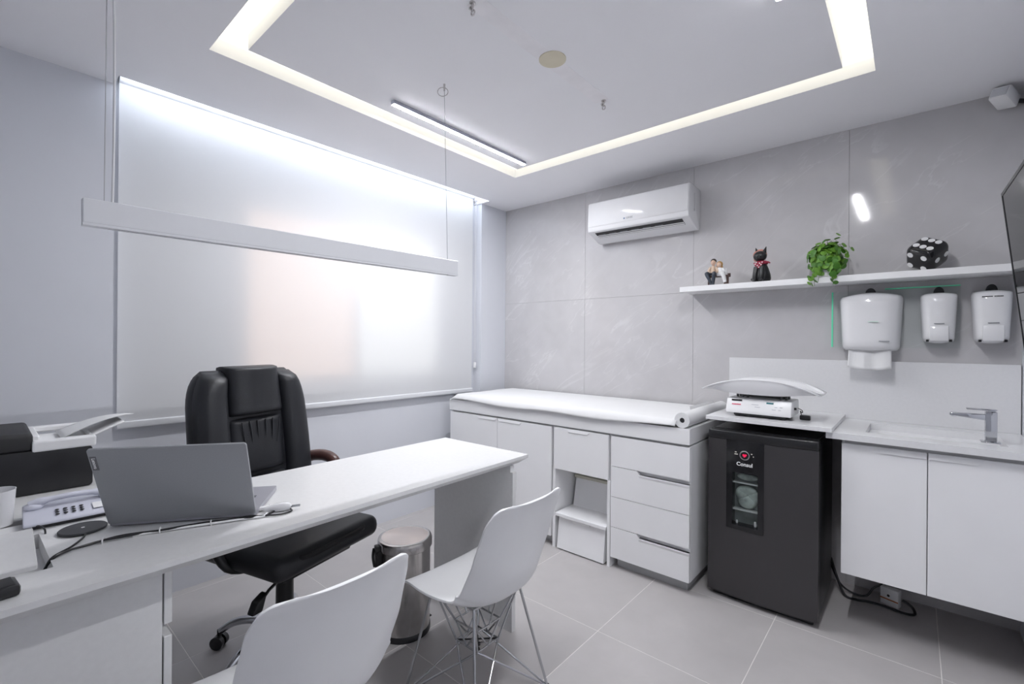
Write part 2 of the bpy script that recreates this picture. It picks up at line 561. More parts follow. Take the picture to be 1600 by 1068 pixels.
# cove LED strips (lit tape fixed in the channel around the panel)
led = thing('cove_light_strip', 'warm white lit strip running round the recessed ceiling tray', 'light strip', ((TX0 + TX1) / 2, (TY0 + TY1) / 2, ZT - .006))
cx, cy = (TX0 + TX1) / 2, (TY0 + TY1) / 2
def strip(a, b2, c, d):
    q = BM(); box(q, a - cx, b2 - cx, c - cy, d - cy, 0, .004); obj('led_run', q, LED_WARM, led, smooth=None)
g = .003
strip(TX0 + g, IX0 - g, TY0 + g, TY1 - g); strip(IX1 + g, TX1 - g, TY0 + g, TY1 - g)
strip(IX0 - g, IX1 + g, TY0 + g, IY0 - g); strip(IX0 - g, IX1 + g, IY1 + g, TY1 - g)

# slot LED above the blind
sl = thing('slot_light_strip', 'cool white lit strip in the ceiling slot above the roller blind', 'light strip', (-2.735, (RY0 + RY1) / 2, ZC + .09))
L = (RY1 - RY0) / 2 - .02
bm = BM(); box(bm, -.022, .022, -L, L, .004, .02); obj('profile', bm, W_ALU, sl, smooth=None)
bm = BM(); box(bm, -.017, .017, -L, L, 0, .005); obj('diffuser', bm, LED_COOL, sl, smooth=None)

# roller blind
bl = thing('roller_blind', 'white roller blind pulled down over the glowing window', 'blind', (-2.838, (RY0 + RY1) / 2, 0.885))
L = 1.16; yo = -.012
bm = BM(); grid(bm, lambda u, v: Vector((0.0012 * math.sin(v * 40) * 0, yo - L + 2 * L * u, .012 + v * 1.62)), 2, 2)
obj('fabric', bm, BLIND, bl, smooth=None)
bm = BM(); prism(bm, rrect(-.010, .010, -.012, .022, .006, 3), yo - L, yo + L, 'y'); obj('bottom_rail', bm, W_ALU, bl)
bm = BM(); cyl(bm, (-.006, yo - L, 1.645), (-.006, yo + L, 1.645), .024, n=20); obj('roller_tube', bm, W_ALU, bl)
bm = BM(); tube(bm, [(.012, L + .006, 1.62), (.012, L + .006, .22)], .0018, 6); tube(bm, [(.024, L + .006, 1.62), (.024, L + .006, .22)], .0018, 6); obj('chain', bm, W_ALU, bl)
bm = BM(); box(bm, .008, .028, L - .003, L + .015, .19, .24, .005); obj('chain_weight', bm, W_PLA, bl)
bm = BM(); box(bm, -.03, .03, L + .002, L + .02, 1.61, 1.68, .004); obj('bracket', bm, W_PLA, bl)

# ------------------------------------------------------------ exam couch
CY = 2.404
CX0, CX1 = -2.715, -0.868
cc = thing('exam_couch_cabinet', 'long white exam couch cabinet with doors, drawers and stool niche', 'cabinet', ((CX0 + CX1) / 2, 2.75, 0))
ox, oy = (CX0 + CX1) / 2, 2.75
def cbox(name, x0, x1, ya, yb, z0, z1, M=W_LAC, bev=.0015, parent=cc):
    b = BM(); box(b, x0 - ox, x1 - ox, ya - oy, yb - oy, z0, z1, bev, 1)
    return obj(name, b, M, parent, smooth=None)
bm = BM()
def cb(x0, x1, ya, yb, z0, z1): box(bm, x0 - ox, x1 - ox, ya - oy, yb - oy, z0, z1)
cb(CX0, -1.735, CY + .022, YB - .02, .06, .765)
cb(-1.325, CX1, CY + .022, YB - .02, .06, .765)
cb(-1.735, -1.325, CY + .022, YB - .02, .50, .765)
cb(-1.735, -1.715, CY + .005, YB - .02, 0.0, .50)
cb(-1.343, -1.325, CY + .001, YB - .02, 0.0, .50)
cb(-1.735, -1.325, YB - .04, YB - .02, 0.0, .50)
obj('carcass', bm, W_LAC, cc, smooth=None)
cbox('plinth', CX0 + .01, -1.745, CY + .06, YB - .05, 0, .06, PLINTH, 0)
cbox('plinth', -1.30, CX1 - .025, CY + .05, YB - .05, 0, .06, PLINTH, 0)
# top frame
bm = BM()
cb(CX0, CX1, CY - .004, YB - .005, .775, .856)
obj('top_frame', bm, W_LAC, cc, smooth=None)
cbox('shadow_gap', CX0 + .02, CX1 - .012, CY + .012, YB - .03, .763, .776, PLINTH, 0)
def pull(parent, x0, x1, zt, dep=.013, h=.022, flip=False):
    """slanted finger pull let into the top edge of a front"""
    b = BM()
    A = [(x0, zt), (x1, zt), (x1 - (0 if flip else .02), zt - h), (x0 + .02, zt - h)]
    f = [b.verts.new((p[0] - ox, CY - .0012 - oy + (.0 if k > 1 else -.0), p[1])) for k, p in enumerate(A)]
    f2 = [b.verts.new((p[0] - ox, CY - oy - (.0045 if k > 1 else .0012), p[1] + (.004 if k > 1 else 0))) for k, p in enumerate(A)]
    b.faces.new(f[::-1]); b.faces.new(f2)
    for k in range(4):
        b.faces.new((f[k], f[(k + 1) % 4], f2[(k + 1) % 4], f2[k]))
    return obj('finger_pull', b, W_LAC, parent, smooth=None)
d1 = cbox('door', CX0 + .004, -2.219, CY, CY + .018, .062, .761); pull(d1, -2.42, -2.22, .761)
d2 = cbox('door', -2.215, -1.747, CY, CY + .018, .062, .761); pull(d2, -2.214, -1.99, .761)
d3 = cbox('flap_door', -1.728, -1.338, CY, CY + .018, .500, .762); pull(d3, -1.635, -1.46, .762)
zz = [.062, .238, .412, .588, .762]
for k in range(4):
    za, zb = zz[k] + .0015, zz[k + 1] - .0015
    x0, x1 = -1.320, CX1
    b = BM()
    if k in (0, 2):       # top edge cut away towards the right for the hand
        poly = [(x0, za), (x1, za), (x1, zb - .019), (x0 + .175, zb - .019), (x0 + .160, zb), (x0, zb)]
    else:
        poly = [(x0, za), (x1, za), (x1, zb), (x0, zb)]
    prism(b, [(p[0] - ox, p[1]) for p in poly], CY - oy, CY + .018 - oy, 'y')
    dr = obj('drawer', b, W_LAC, cc, smooth=None)
    if k in (0, 2):
        b = BM()
        x0n = x0 + .175
        prism(b, [(CY - oy + .016, zb - .019), (CY - oy - .004, zb - .019), (CY - oy - .004, zb - .024), (CY - oy - .0005, zb - .036), (CY - oy + .016, zb - .036)], x0n - ox, x1 - ox + .001, 'x')
        obj('finger_pull', b, W_LAC, dr, smooth=None)
        b = BM(); box(b, x0n - ox, x1 - ox - .005, CY + .0185 - oy, CY + .021 - oy, zb - .02, zb + .001); obj('finger_recess', b, W_LAC, dr, smooth=None)

# two-step stool in the niche
st = thing('step_stool', 'white two-step stool tucked in the niche of the couch cabinet', 'step stool', (-1.529, 2.55, 0))
bm = BM(); prism(bm, [(-.15, 0.008), (.12, 0.008), (.12, .205), (-.125, .205)], -.165, .165, 'x'); obj('lower_box', bm, W_LAC, st, smooth=None)
bm = BM(); box(bm, -.18, .18, -.15, .17, .205, .226, .002, 1); obj('lower_tread', bm, W_LAC, st, smooth=None)
bm = BM(); prism(bm, [(.035, .226), (.36, .226), (.36, .405), (.07, .405)], -.165, .165, 'x'); obj('upper_box', bm, W_LAC, st, smooth=None)
bm = BM(); box(bm, -.17, .17, .055, .38, .405, .425, .002, 1); obj('upper_tread', bm, OLIVE, st, smooth=None)
b = BM(); prism(b, [(-.1320, .197), (-.1300, .180), (-.122, .197)], -.06, .06, 'x'); obj('finger_pull', b, W_LAC, st, smooth=None)
for fx_ in (-.15, .13):
    for fy_ in (-.12, .30):
        b = BM(); box(b, fx_, fx_ + .02, fy_, fy_ + .02, 0, .009); obj('foot', b, BLACK, st, smooth=None)

# mattress with paper cover
mt = thing('exam_mattress', 'thin black vinyl mattress under paper on the exam couch', 'mattress', (-1.79, 2.76, .856))
bm = BM(); box(bm, -.90, .835, -.345, .325, 0, .036, .012, 3); obj('pad', bm, BLACK_M, mt)
sh = thing('paper_sheet', 'white paper sheet spread over the exam couch', 'sheet', (-1.79, 2.76, .856))
def sheet(u, v):
    x = -.905 + u * 1.755
    # v runs from wall to the front hang
    y = .33 - v * .755
    z = .040 + .0025 * math.sin(u * 9 + v * 5) * math.sin(v * 6) + .004 * math.sin(u * 3.1)
    if v > .9:
        t = (v - .9) / .1
        drop = (.034 + .016 * math.sin(math.pi * min(1, u * 1.02)) ** .7 - .006 * math.sin(u * 15)) if u > .03 else 0.020
        y = .33 - .9 * .755 - .022 * math.sin(t * 1.4) - .006 * math.sin(math.pi * u)
        z -= drop * t
    if v < .04: z -= .01
    if u < .03: z -= .030 * (1 - u / .03); x += .004
    return Vector((x, y, z))
bm = BM(); grid(bm, sheet, 60, 40); o = obj('paper', bm, W_PAPER, sh, smooth=60)
solidify(o, .0012, 1)
ro = thing('paper_roll', 'roll of white exam paper lying at the end of the couch', 'paper roll', (-.912, 2.76, .857))
prof = [(.0135, 0), (.0135, .66), (.040, .66), (.040, 0)]
bm = BM()
n = 28; rings = []
for r_, h in prof:
    rings.append([bm.verts.new((r_ * math.cos(2 * math.pi * i / n), -.35 + h, .040 + r_ * math.sin(2 * math.pi * i / n))) for i in range(n)])
for a in range(4):
    for i in range(n):
        bm.faces.new((rings[a][i], rings[a][(i + 1) % n], rings[(a + 1) % 4][(i + 1) % n], rings[(a + 1) % 4][i]))
obj('roll', bm, W_PAPER, ro)
bm = BM(); cyl(bm, (0, -.345, .040), (0, .305, .040), .0132, n=16); obj('core', bm, BLACK_M, ro)
bm = BM(); prism(bm, [(-.040, .04), (-.052, .082), (-.05, .083), (-.036, .045)], -.10, .30, 'y'); obj('loose_end', bm, W_PAPER, ro)

# ------------------------------------------------------------ small fridge
fr = thing('mini_fridge', 'graphite mini fridge with a small glass window beside the couch', 'fridge', (-.5665, 2.76, 0))
FX0, FX1, FYF = -.2425, .2435, -.25
bm = BM(); box(bm, FX0 + .004, FX1 - .004, -.20, .25, .03, .845, .006, 2); obj('body', bm, FRIDGE_S, fr)
bm = BM(); box(bm, FX0 + .02, FX1 - .02, -.225, .22, .0, .045, .004, 1); obj('kick_base', bm, BLACK, fr)
def bow(x): return FYF - .014 * (1 - (x / .243) ** 2)
def bowed(b, x0, x1, z0, z1, yb, off=0.0, n=14, zfun=None):
    xsl = [x0 + (x1 - x0) * i / n for i in range(n + 1)]
    poly = [(x, bow(x) - off) for x in xsl] + [(x1, yb), (x0, yb)]
    prism(b, poly, z0, z1, 'z')
bm = BM()
bowed(bm, FX0, -.150, .028, .812, -.205); bowed(bm, .022, FX1, .028, .812, -.205)
bowed(bm, -.150, .022, .028, .372, -.205)
door = obj('door', bm, FRIDGE, fr, smooth=30)
bm = BM()
prism(bm, [(x, bow(x) - .004) for x in [FX0 + (FX1 - FX0) * i / 20 for i in range(21)]] + [(FX1, -.2), (FX0, -.2)], .812, .856, 'z', .006, 2)
obj('handle_bar', bm, BLACK, fr, smooth=50)
bm = BM(); box(bm, FX0 + .01, FX1 - .01, -.20, .25, .845, .858, .004, 1); obj('top_cover', bm, BLACK, fr)
# glazed insert
bm = BM()
bowed(bm, -.150, -.122, .372, .815, -.21, .004); bowed(bm, -.004, .022, .372, .815, -.21, .004)
bowed(bm, -.122, -.004, .655, .815, -.21, .004); bowed(bm, -.122, -.004, .372, .392, -.21, .004)
ins = obj('window_surround', bm, BLACK_G, fr, smooth=30)
bm = BM(); box(bm, -.124, -.002, -.254, -.251, .388, .66); obj('window_pane', bm, GLASS, ins, smooth=None)
bm = BM(); box(bm, -.124, -.002, -.214, -.210, .388, .66); obj('liner', bm, INNER, ins, smooth=None)
for zq in (.462, .598):
    bm = BM(); box(bm, -.122, -.004, -.245, -.215, zq, zq + .006); obj('shelf_edge', bm, mat('shelf_glass', (.5, .52, .52), .2), ins, smooth=None)
bm = BM(); ball(bm, (-.085, -.226, .545), .03, sc=(1, .3, 1.2)); ball(bm, (-.03, -.226, .535), .026, sc=(1, .3, 1.3)); ball(bm, (-.06, -.226, .505), .036, sc=(1.2, .3, .9)); ball(bm, (-.062, -.228, .565), .028, sc=(1.6, .3, .8)); ball(bm, (-.06, -.226, .63), .022, sc=(2.2, .3, .8)); obj('bagged_contents', bm, FROST, ins)
for vx, vh in ((-.106, .012), (-.022, .022), (-.02, .012)):
    bm = BM(); lathe(bm, [(.0045, .393), (.005, .395), (.005, .393 + vh), (.003, .396 + vh)], 12, (vx, -.234, 0)); obj('vial', bm, W_PLA, ins)
bm = BM()
ringp = [(-.064 + .021 * math.cos(t), bow(-.064) - .0055, .745 + .021 * math.sin(t)) for t in [2 * math.pi * i / 32 for i in range(32)]]
tube(bm, ringp, .0028, 6, True); obj('display_ring', bm, mat('ring_grey', (.35, .35, .37), .3, .6), ins)
bm = BM(); pts = []
for i in range(20):                                        # heart-shaped lit icon
    t = 2 * math.pi * i / 20
    pts.append((-.064 + .00062 * 16 * math.sin(t) ** 3, .745 + .00062 * (13 * math.cos(t) - 5 * math.cos(2 * t) - 2 * math.cos(3 * t) - math.cos(4 * t))))
prism(bm, pts, bow(-.064) - .0062, bow(-.064) - .004, 'y'); obj('lit_icon', bm, LED_RED, ins, smooth=None)
bm = BM()
for dx, dz, s in ((-.105, .757, .004), (-.107, .747, .004), (-.099, .747, .003), (-.032, .757, .003), (-.024, .745, .002)):
    box(bm, dx - s, dx + s, bow(dx) - .0055, bow(dx) - .004, dz - .0016, dz + .0016)
tag(obj('lit_marks', bm, LED_WHT, ins, smooth=None), kind='stuff')
text('lettering', 'Consul', .026, W_PLA, ins, (-.064, bow(-.064) - .0055, .700), (R(90), 0, 0), bold=.0006)
for fx_ in (FX0 + .05, FX1 - .05):
    bm = BM(); cyl(bm, (fx_, -.18, 0), (fx_, -.18, .01), .015); obj('levelling_foot', bm, BLACK, fr)

# ------------------------------------------------------------ sink unit
sk = thing('sink_cabinet', 'wall-hung white sink cabinet with two doors', 'cabinet', (.062, 2.85, .262))
ox, oy, oz = .062, 2.85, .262
def lb(name, x0, x1, ya, yb, z0, z1, M, parent, bev=0.0, sm=None):
    b = BM(); box(b, x0 - ox, x1 - ox, ya - oy, yb - oy, z0 - oz, z1 - oz, bev, 2); return obj(name, b, M, parent, smooth=sm)
lb('carcass', -.246, .366, 2.602, 3.10, .262, .868, W_LAC, sk)
lb('shadow_gap', -.235, .366, 2.590, 2.603, .850, .871, PLINTH, sk)
def spull(parent, x0, x1, l, r):
    b = BM(); zt = .852; y = 2.58
    A = [(x0, zt), (x1, zt), (x1 - r, zt - .024), (x0 + l, zt - .024)]
    f = [b.verts.new((p[0] - ox, y - oy + .001, p[1] - oz)) for p in A]
    f2 = [b.verts.new((p[0] - ox, y - oy - (.006 if k > 1 else .0008), p[1] - oz)) for k, p in enumerate(A)]
    b.faces.new(f[::-1]); b.faces.new(f2)
    for k in range(4): b.faces.new((f[k], f[(k + 1) % 4], f2[(k + 1) % 4], f2[k]))
    obj('finger_pull', b, W_LAC, parent, smooth=None)
a = lb('door', -.246, .0445, 2.58, 2.60, .262, .852, W_LAC, sk, .0015); spull(a, -.125, .043, .02, .0)
a = lb('door', .0475, .366, 2.58, 2.60, .262, .852, W_LAC, sk, .0015); spull(a, .049, .215, 0, .025)

ct = thing('sink_worktop', 'white stone worktop with carved trough sink and tall splashback', 'worktop', (.03, 2.83, .872))
ox, oy, oz = .03, 2.83, .872
BX0, BX1, BY0, BY1 = -.165, .285, 2.665, 2.985
bm = BM()
def ck(x0, x1, ya, yb, z0, z1, bev=0.0): box(bm, x0 - ox, x1 - ox, ya - oy, yb - oy, z0 - oz, z1 - oz, bev)
ck(-.302, BX0, 2.545, 3.10, .872, .900); ck(BX1, .368, 2.545, 3.10, .872, .900)
ck(BX0, BX1, 2.545, BY0, .872, .900); ck(BX0, BX1, BY1, 3.10, .872, .900)
obj('slab', bm, W_CTR, ct, smooth=None)
bm = BM(); ck(BX0 - .01, BX0, BY0, BY1, .80, .872); ck(BX1, BX1 + .01, BY0, BY1, .80, .872); ck(BX0, BX1, BY0 - .01, BY0, .80, .872); ck(BX0, BX1, BY1, BY1 + .01, .80, .872); ck(BX0, BX1, BY0, BY1, .79, .80)
obj('basin', bm, W_CTR, ct, smooth=None)
bm = BM(); box(bm, -.875 - ox, .368 - ox, 3.092 - oy, 3.108 - oy, .900 - oz, 1.213 - oz, .001, 1); obj('splashback', bm, W_CTR, ct, smooth=None)
ed = thing('fridge_top_board', 'white board bridging the gap over the mini fridge', 'board', (-.55, 2.81, .901))
bm = BM(); box(bm, -.280, .272, -.285, .280, 0, .020, .001, 1); obj('board', bm, W_CTR, ed, smooth=None)
bm = BM(); box(bm, -.27, -.25, .26, .28, -.09, 0.0); box(bm, -.25, .24, .262, .28, -.06, 0.0); obj('wall_batten', bm, W_LAC, ed, smooth=None)

# tap
tp = thing('basin_tap', 'square chrome mixer tap beside the trough sink', 'tap', (.243, 2.735, .900))
bm = BM(); box(bm, -.032, .028, -.022, .026, 0, .006, .002, 1); obj('base_plate', bm, CHROME, tp)
bm = BM(); box(bm, -.019, .016, -.017, .021, .006, .128, .003, 2); obj('body', bm, CHROME, tp)
bm = BM(); prism(bm, [(-.016, .090), (-.016, .116), (-.124, .114), (-.127, .102)], -.014, .016, 'y', .003, 2); sp = obj('spout', bm, CHROME, tp)
bm = BM(); cyl(bm, (-.112, .002, .108), (-.112, .002, .098), .009, n=14); obj('aerator', bm, CHROME, sp)
bm = BM(); box(bm, -.075, .016, -.014, .018, .132, .138, .002, 1); box(bm, -.010, .010, -.008, .010, .126, .133); obj('lever', bm, CHROME, tp)

# ------------------------------------------------------------ baby scale on the board
bs = thing('baby_scale', 'white electronic baby scale with curved tray above the mini fridge', 'scale', (-.600, 2.705, .921))
bm = BM()
prism(bm, [(-.110, .018), (-.110, .040), (-.086, .094), (.09, .094), (.10, .018)], -.150, .150, 'x', .005, 2); obj('housing', bm, W_PLA, bs)
bm = BM(); box(bm, -.115, .125, -.095, .085, .006, .019, .003, 1); obj('base_tray', bm, BLACK_M, bs)
for a in (-.10, .11):
    for c_ in (-.08, .07):
        bm = BM(); cyl(bm, (a, c_, 0), (a, c_, .008), .012, n=12); obj('foot', bm, BLACK, bs)
import mathutils
fr_rot = (R(90) - math.atan2(.024, .054), 0, 0)
def front(x, s):  # point on slanted front, s along slope from bottom
    return (x, -.110 + .024 * s - .0012, .040 + .054 * s)
bm = BM(); box(bm, -.025, .025, -.0045, .0045, 0, .0008); obj('display', bm, BLACK_G, bs, front(-.100, .80), fr_rot, smooth=None)
bm = BM(); box(bm, -.016, .016, -.004, .004, 0, .0008); obj('label_strip', bm, TEAL, bs, front(.055, .72), fr_rot, smooth=None)
bm = BM()
for i in range(8): box(bm, -.022 + i * .0055, -.0178 + i * .0055, -.0028, .0028, 0, .0006)
tag(obj('red_marking', bm, RED, bs, front(-.100, .42), fr_rot, smooth=None), kind='stuff')
bm = BM()
for (x, s, w) in ((-.012, .5, .016), (0.0, .3, .012), (.083, .42, .006), (.106, .42, .006), (.075, .18, .009), (.1, .18, .006)):
    p = front(x, s); box(bm, p[0] - w, p[0] + w, p[1] - .0006, p[1] + .002, p[2] - .0012, p[2] + .0012)
tag(obj('small_marking', bm, mat('pale_print', (.5, .51, .54), .6), bs, smooth=None), kind='stuff')
bm = BM()
for a in (-.115, -.09, -.065, .09, .115):
    cyl(bm, (a, -.02, .09), (a, -.02, .122), .006, n=10)
box(bm, -.12, .12, .03, .05, .09, .120)
obj('support', bm, mat('dark_steel', (.12, .12, .12), .4, .8), bs)
def tray(u, v):
    s = u * 2 - 1; t = v * 2 - 1
    x = s * .270
    zc = .198 - .062 * abs(s) ** 2.4                          # ends drop: seen from the side it is an upturned arc
    hw_ = .125 * (1 - .10 * abs(s) ** 3)
    z = zc - .050 * (1 - abs(t) ** 2.5) * (1 - abs(s) ** 3.5)
    return Vector((x, -.01 + t * hw_, z))
def tray2(u, v):
    p = tray(u, v); return p
bm = BM(); grid(bm, tray, 33, 17); o = obj('tray', bm, W_GLOSS, bs, smooth=70); solidify(o, .005)
bm = BM()                                                     # outer skirt of the tray
def skirt(u, v):
    a = u * 2 * math.pi
    s = math.cos(a); t = math.sin(a)
    s = math.copysign(abs(s) ** .6, s); t = math.copysign(abs(t) ** .6, t)
    zc = .198 - .062 * abs(s) ** 2.4
    k = 1 - .16 * v ** 2
    hw_ = .125 * (1 - .10 * abs(s) ** 3)
    return Vector((s * .270 * (1 - .12 * v ** 2), -.01 + t * hw_ * k, zc - v * (zc - .118) * (1 - .55 * abs(s) ** 4)))
grid(bm, skirt, 64, 8, closed_u=True); obj('tray_skirt', bm, W_GLOSS, bs, smooth=70)
bm = BM(); cyl(bm, (.150, -.03, .055), (.160, -.03, .055), .006, n=10); obj('socket', bm, BLACK, bs)
pa = thing('power_adaptor', 'small black power adaptor beside the baby scale', 'adaptor', (-.405, 2.71, .921))
bm = BM(); box(bm, -.026, .02, -.014, .014, 0, .024, .005, 2); obj('block', bm, BLACK, pa)
bm = BM(); tube(bm, spline([(-.035, .0, .056), (-.015, -.012, .048), (-.016, .004, .034), (-.026, .01, .04), (-.016, .012, .012), (-.01, 0, .012)]), .002, 6); obj('cord', bm, BLACK, pa)

# ------------------------------------------------------------ wall shelf and what stands on it
sf = thing('wall_shelf', 'long white floating shelf on the grey tiled wall', 'shelf', (-.378, 3.005, 1.622))
bm = BM(); box(bm, -.745, .748, -.095, .102, 0, .032, .001, 1); obj('board', bm, W_LAC, sf, smooth=None)

# couple figurine
cp = thing('couple_figurine', 'small figurine of a couple sitting on a bench at the shelf end', 'figurine', (-.915, 2.965, 1.654), R(12))
def limb(b, pts, rads, n=10): tube(b, spline(pts, 4), [rads[0] + (rads[1] - rads[0]) * i / (4 * (len(pts) - 1)) for i in range(4 * (len(pts) - 1) + 1)], n)
bm = BM(); box(bm, -.055, .075, -.010, .030, .052, .062, .002, 1); box(bm, .050, .066, -.008, .028, 0, .053, .002, 1); box(bm, -.05, -.036, -.008, .028, 0, .053, .002, 1); box(bm, -.055, .075, .026, .032, .062, .075); obj('bench', bm, BROWN, cp)
bm = BM(); limb(bm, [(-.022, .008, .058), (-.022, .008, .085), (-.020, .008, .118)], (.021, .014)); limb(bm, [(-.036, .004, .112), (-.046, -.004, .09), (-.038, -.018, .075)], (.008, .006)); limb(bm, [(-.006, .004, .112), (.004, -.004, .092), (.002, -.014, .08)], (.008, .006)); obj('man_shirt', bm, CREAM, cp)
bm = BM(); limb(bm, [(-.034, .0, .068), (-.056, -.024, .072), (-.040, -.028, .036), (-.030, -.026, .010)], (.013, .008)); limb(bm, [(-.014, .0, .068), (-.014, -.030, .072), (-.016, -.028, .036), (-.018, -.026, .010)], (.013, .008)); box(bm, -.038, -.022, -.044, -.020, 0, .012, .004); box(bm, -.026, -.010, -.044, -.020, 0, .012, .004); obj('man_trousers', bm, NAVY, cp)
bm = BM(); ball(bm, (-.020, .002, .142), .0165, sc=(.9, 1, 1.15)); ball(bm, (-.020, -.0145, .140), .003); limb(bm, [(-.020, .006, .112), (-.020, .005, .122), (-.020, .004, .132)], (.007, .007)); obj('man_head', bm, SKIN, cp)
bm = BM(); ball(bm, (-.019, .007, .151), .0175, sc=(.98, 1, .9)); obj('man_hair', bm, HAIR_D, cp)
bm = BM(); limb(bm, [(.018, .006, .056), (.018, .006, .082), (.016, .006, .108)], (.024, .013)); limb(bm, [(.020, .0, .066), (.034, -.028, .068), (.044, -.028, .036), (.048, -.03, .014)], (.015, .009)); limb(bm, [(.030, .002, .104), (.040, -.008, .085), (.026, -.02, .078)], (.008, .006)); obj('woman_dress', bm, W_PLA, cp)
bm = BM(); ball(bm, (.013, -.002, .126), .015, sc=(.95, 1, 1.1)); ball(bm, (.013, -.017, .124), .0026); obj('woman_head', bm, SKIN, cp)
bm = BM(); ball(bm, (.015, .005, .130), .0185, sc=(1.02, .95, 1)); ball(bm, (.027, .006, .112), .010, sc=(.7, .8, 1.3)); ball(bm, (.000, .006, .114), .008, sc=(.6, .8, 1.3)); obj('woman_hair', bm, HAIR_L, cp)
bm = BM(); box(bm, .042, .056, -.044, -.022, 0, .012, .004); obj('woman_shoe', bm, BROWN, cp)
bm = BM(); prism(bm, [(.044, .062), (.060, .062), (.054, .105), (.048, .105)], .008, .018, 'y', .002); obj('bag', bm, W_PLA, cp)

# cat figurine
ca = thing('cat_figurine', 'black sitting cat figurine with red spotted bandana and pink hat', 'figurine', (-.668, 2.965, 1.654), R(-10))
bm = BM()
lathe(bm, [(.020, 0), (.044, .002), (.050, .018), (.047, .045), (.038, .075), (.028, .100), (.022, .118), (.010, .124)], 24, sy=.85); obj('body', bm, BLACK, ca)
bm = BM(); ball(bm, (-.006, -.006, .150), .034, sc=(1.05, .95, .92)); ball(bm, (-.004, -.034, .142), .012, sc=(1.2, .7, .8))
for s in (-1, 1):
    cyl(bm, (s * .018 - .004, .0, .170), (s * .029 - .004, .0, .203), .013, .0015, 10)
obj('head', bm, BLACK, ca)
bm = BM()
for s in (-1, 1):
    limb(bm, [(s * .016, -.030, .085), (s * .018, -.040, .045), (s * .017, -.042, .008)], (.014, .011)); ball(bm, (s * .017, -.048, .008), .012, sc=(1, 1.2, .7))
obj('front_leg', bm, BLACK, ca)
bm = BM(); limb(bm, [(.03, .03, .012), (-.02, .042, .012), (-.046, .02, .014), (-.048, -.01, .02)], (.010, .008)); obj('tail', bm, BLACK, ca)
bm = BM(); lathe(bm, [(.026, .100), (.034, .104), (.033, .116), (.026, .122)], 24, sy=.9); prism(bm, [(-.030, .112), (.030, .112), (.010, .085), (-.002, .076), (-.018, .088)], -.040, -.032, 'y', .002); limb(bm, [(.028, -.01, .112), (.042, -.014, .110), (.052, -.012, .104)], (.007, .003)); bd = obj('bandana', bm, BANDANA, ca)
bm = BM()
for (x, z) in ((-.018, .103), (-.006, .094), (.006, .106), (.014, .097), (-.012, .112), (.002, .084), (.020, .110)):
    cyl(bm, (x, -.0395, z), (x, -.0412, z), .0034, n=10)
tag(obj('spot', bm, W_PLA, bd), kind='stuff')
bm = BM(); ball(bm, (-.014, .012, .160), .038, sc=(1, .8, .9)); cyl(bm, (-.034, .012, .138), (-.044, .012, .130), .02, .008, 12); obj('hat', bm, HAT, ca)

# trailing plant
pl = thing('trailing_plant', 'small bushy green plant trailing over the shelf edge', 'plant', (-.352, 2.955, 1.654))
bm = BM(); lathe(bm, [(.034, 0), (.040, .004), (.046, .07), (.048, .075), (.043, .076)], 24); obj('pot', bm, W_PLA, pl)
def leaf_mesh(M):
    b = BM()
    n = 10
    c = b.verts.new((0, .5, .06))
    ring = [b.verts.new((.52 * math.sin(2 * math.pi * i / n), .5 - .5 * math.cos(2 * math.pi * i / n), .10 * math.sin(math.pi * i / n) ** 2 * 0 - .02 * (i % 2))) for i in range(n)]
    for i in range(n): b.faces.new((c, ring[i], ring[(i + 1) % n]))
    me = bpy.data.meshes.new('leaf'); bmesh.ops.recalc_face_normals(b, faces=b.faces[:]); 
    for f in b.faces: f.smooth = True
    b.to_mesh(me); b.free(); me.materials.append(M)
    return me
LM = [leaf_mesh(GREEN1), leaf_mesh(GREEN2)]
stems = BM()
rnd = random.Random(11)
for k in range(250):
    if k < 232:
        th = rnd.uniform(0, 2 * math.pi) if k % 3 == 0 else rnd.uniform(math.pi * .95, math.pi * 2.05); ph = rnd.uniform(-.95, 1.35)
        rr = (.072 + rnd.uniform(-.02, .02))
        c = Vector((math.cos(th) * math.cos(ph) * rr * 1.05, math.sin(th) * math.cos(ph) * rr * .75, .098 + math.sin(ph) * rr * 1.0))
        if c.z < .035 and c.y > -.02: c.z += .05
        if k % 14 == 0: c += Vector((.03, 0, .03))
    else:
        side = -.045 if k % 2 else .035; k -= 60
        c = Vector((side + rnd.uniform(-.02, .02), -.068 + rnd.uniform(-.008, .008), .03 - (k - 172) * .0048))
    out = Vector((c.x, c.y * 1.2, (c.z - .09))).normalized()
    o = link('leaf', LM[0 if rnd.random() < .62 else 1], None, pl, c)
    o.rotation_euler = (out * .8 + Vector((rnd.uniform(-.6, .6), rnd.uniform(-.6, .3), rnd.uniform(-.2, .6)))).to_track_quat('Z', 'Y').to_euler()
    s = rnd.uniform(.023, .034); o.scale = (s, s, s)
    if k % 5 == 0: tube(stems, spline([(0, 0, .07), (c.x * .5, c.y * .6, max(.09, c.z + .02)), tuple(c)], 4), .0011, 5)
for k in range(45):
    c = Vector((rnd.uniform(-.05, .058), -.062 + rnd.uniform(-.012, .008), rnd.uniform(.0, .085)))
    o = link('leaf', LM[k % 2], None, pl, c)
    o.rotation_euler = (Vector((rnd.uniform(-.5, .5), -1, rnd.uniform(-.2, .7)))).to_track_quat('Z', 'Y').to_euler()
    sc_ = rnd.uniform(.022, .032); o.scale = (sc_, sc_, sc_)
tube(stems, spline([(-.03, -.03, .08), (-.045, -.07, .05), (-.045, -.07, -.05)], 4), .001, 5); tube(stems, spline([(.03, -.03, .08), (.035, -.07, .05), (.035, -.07, -.05)], 4), .001, 5)
obj('stem', stems, STEMM, pl)

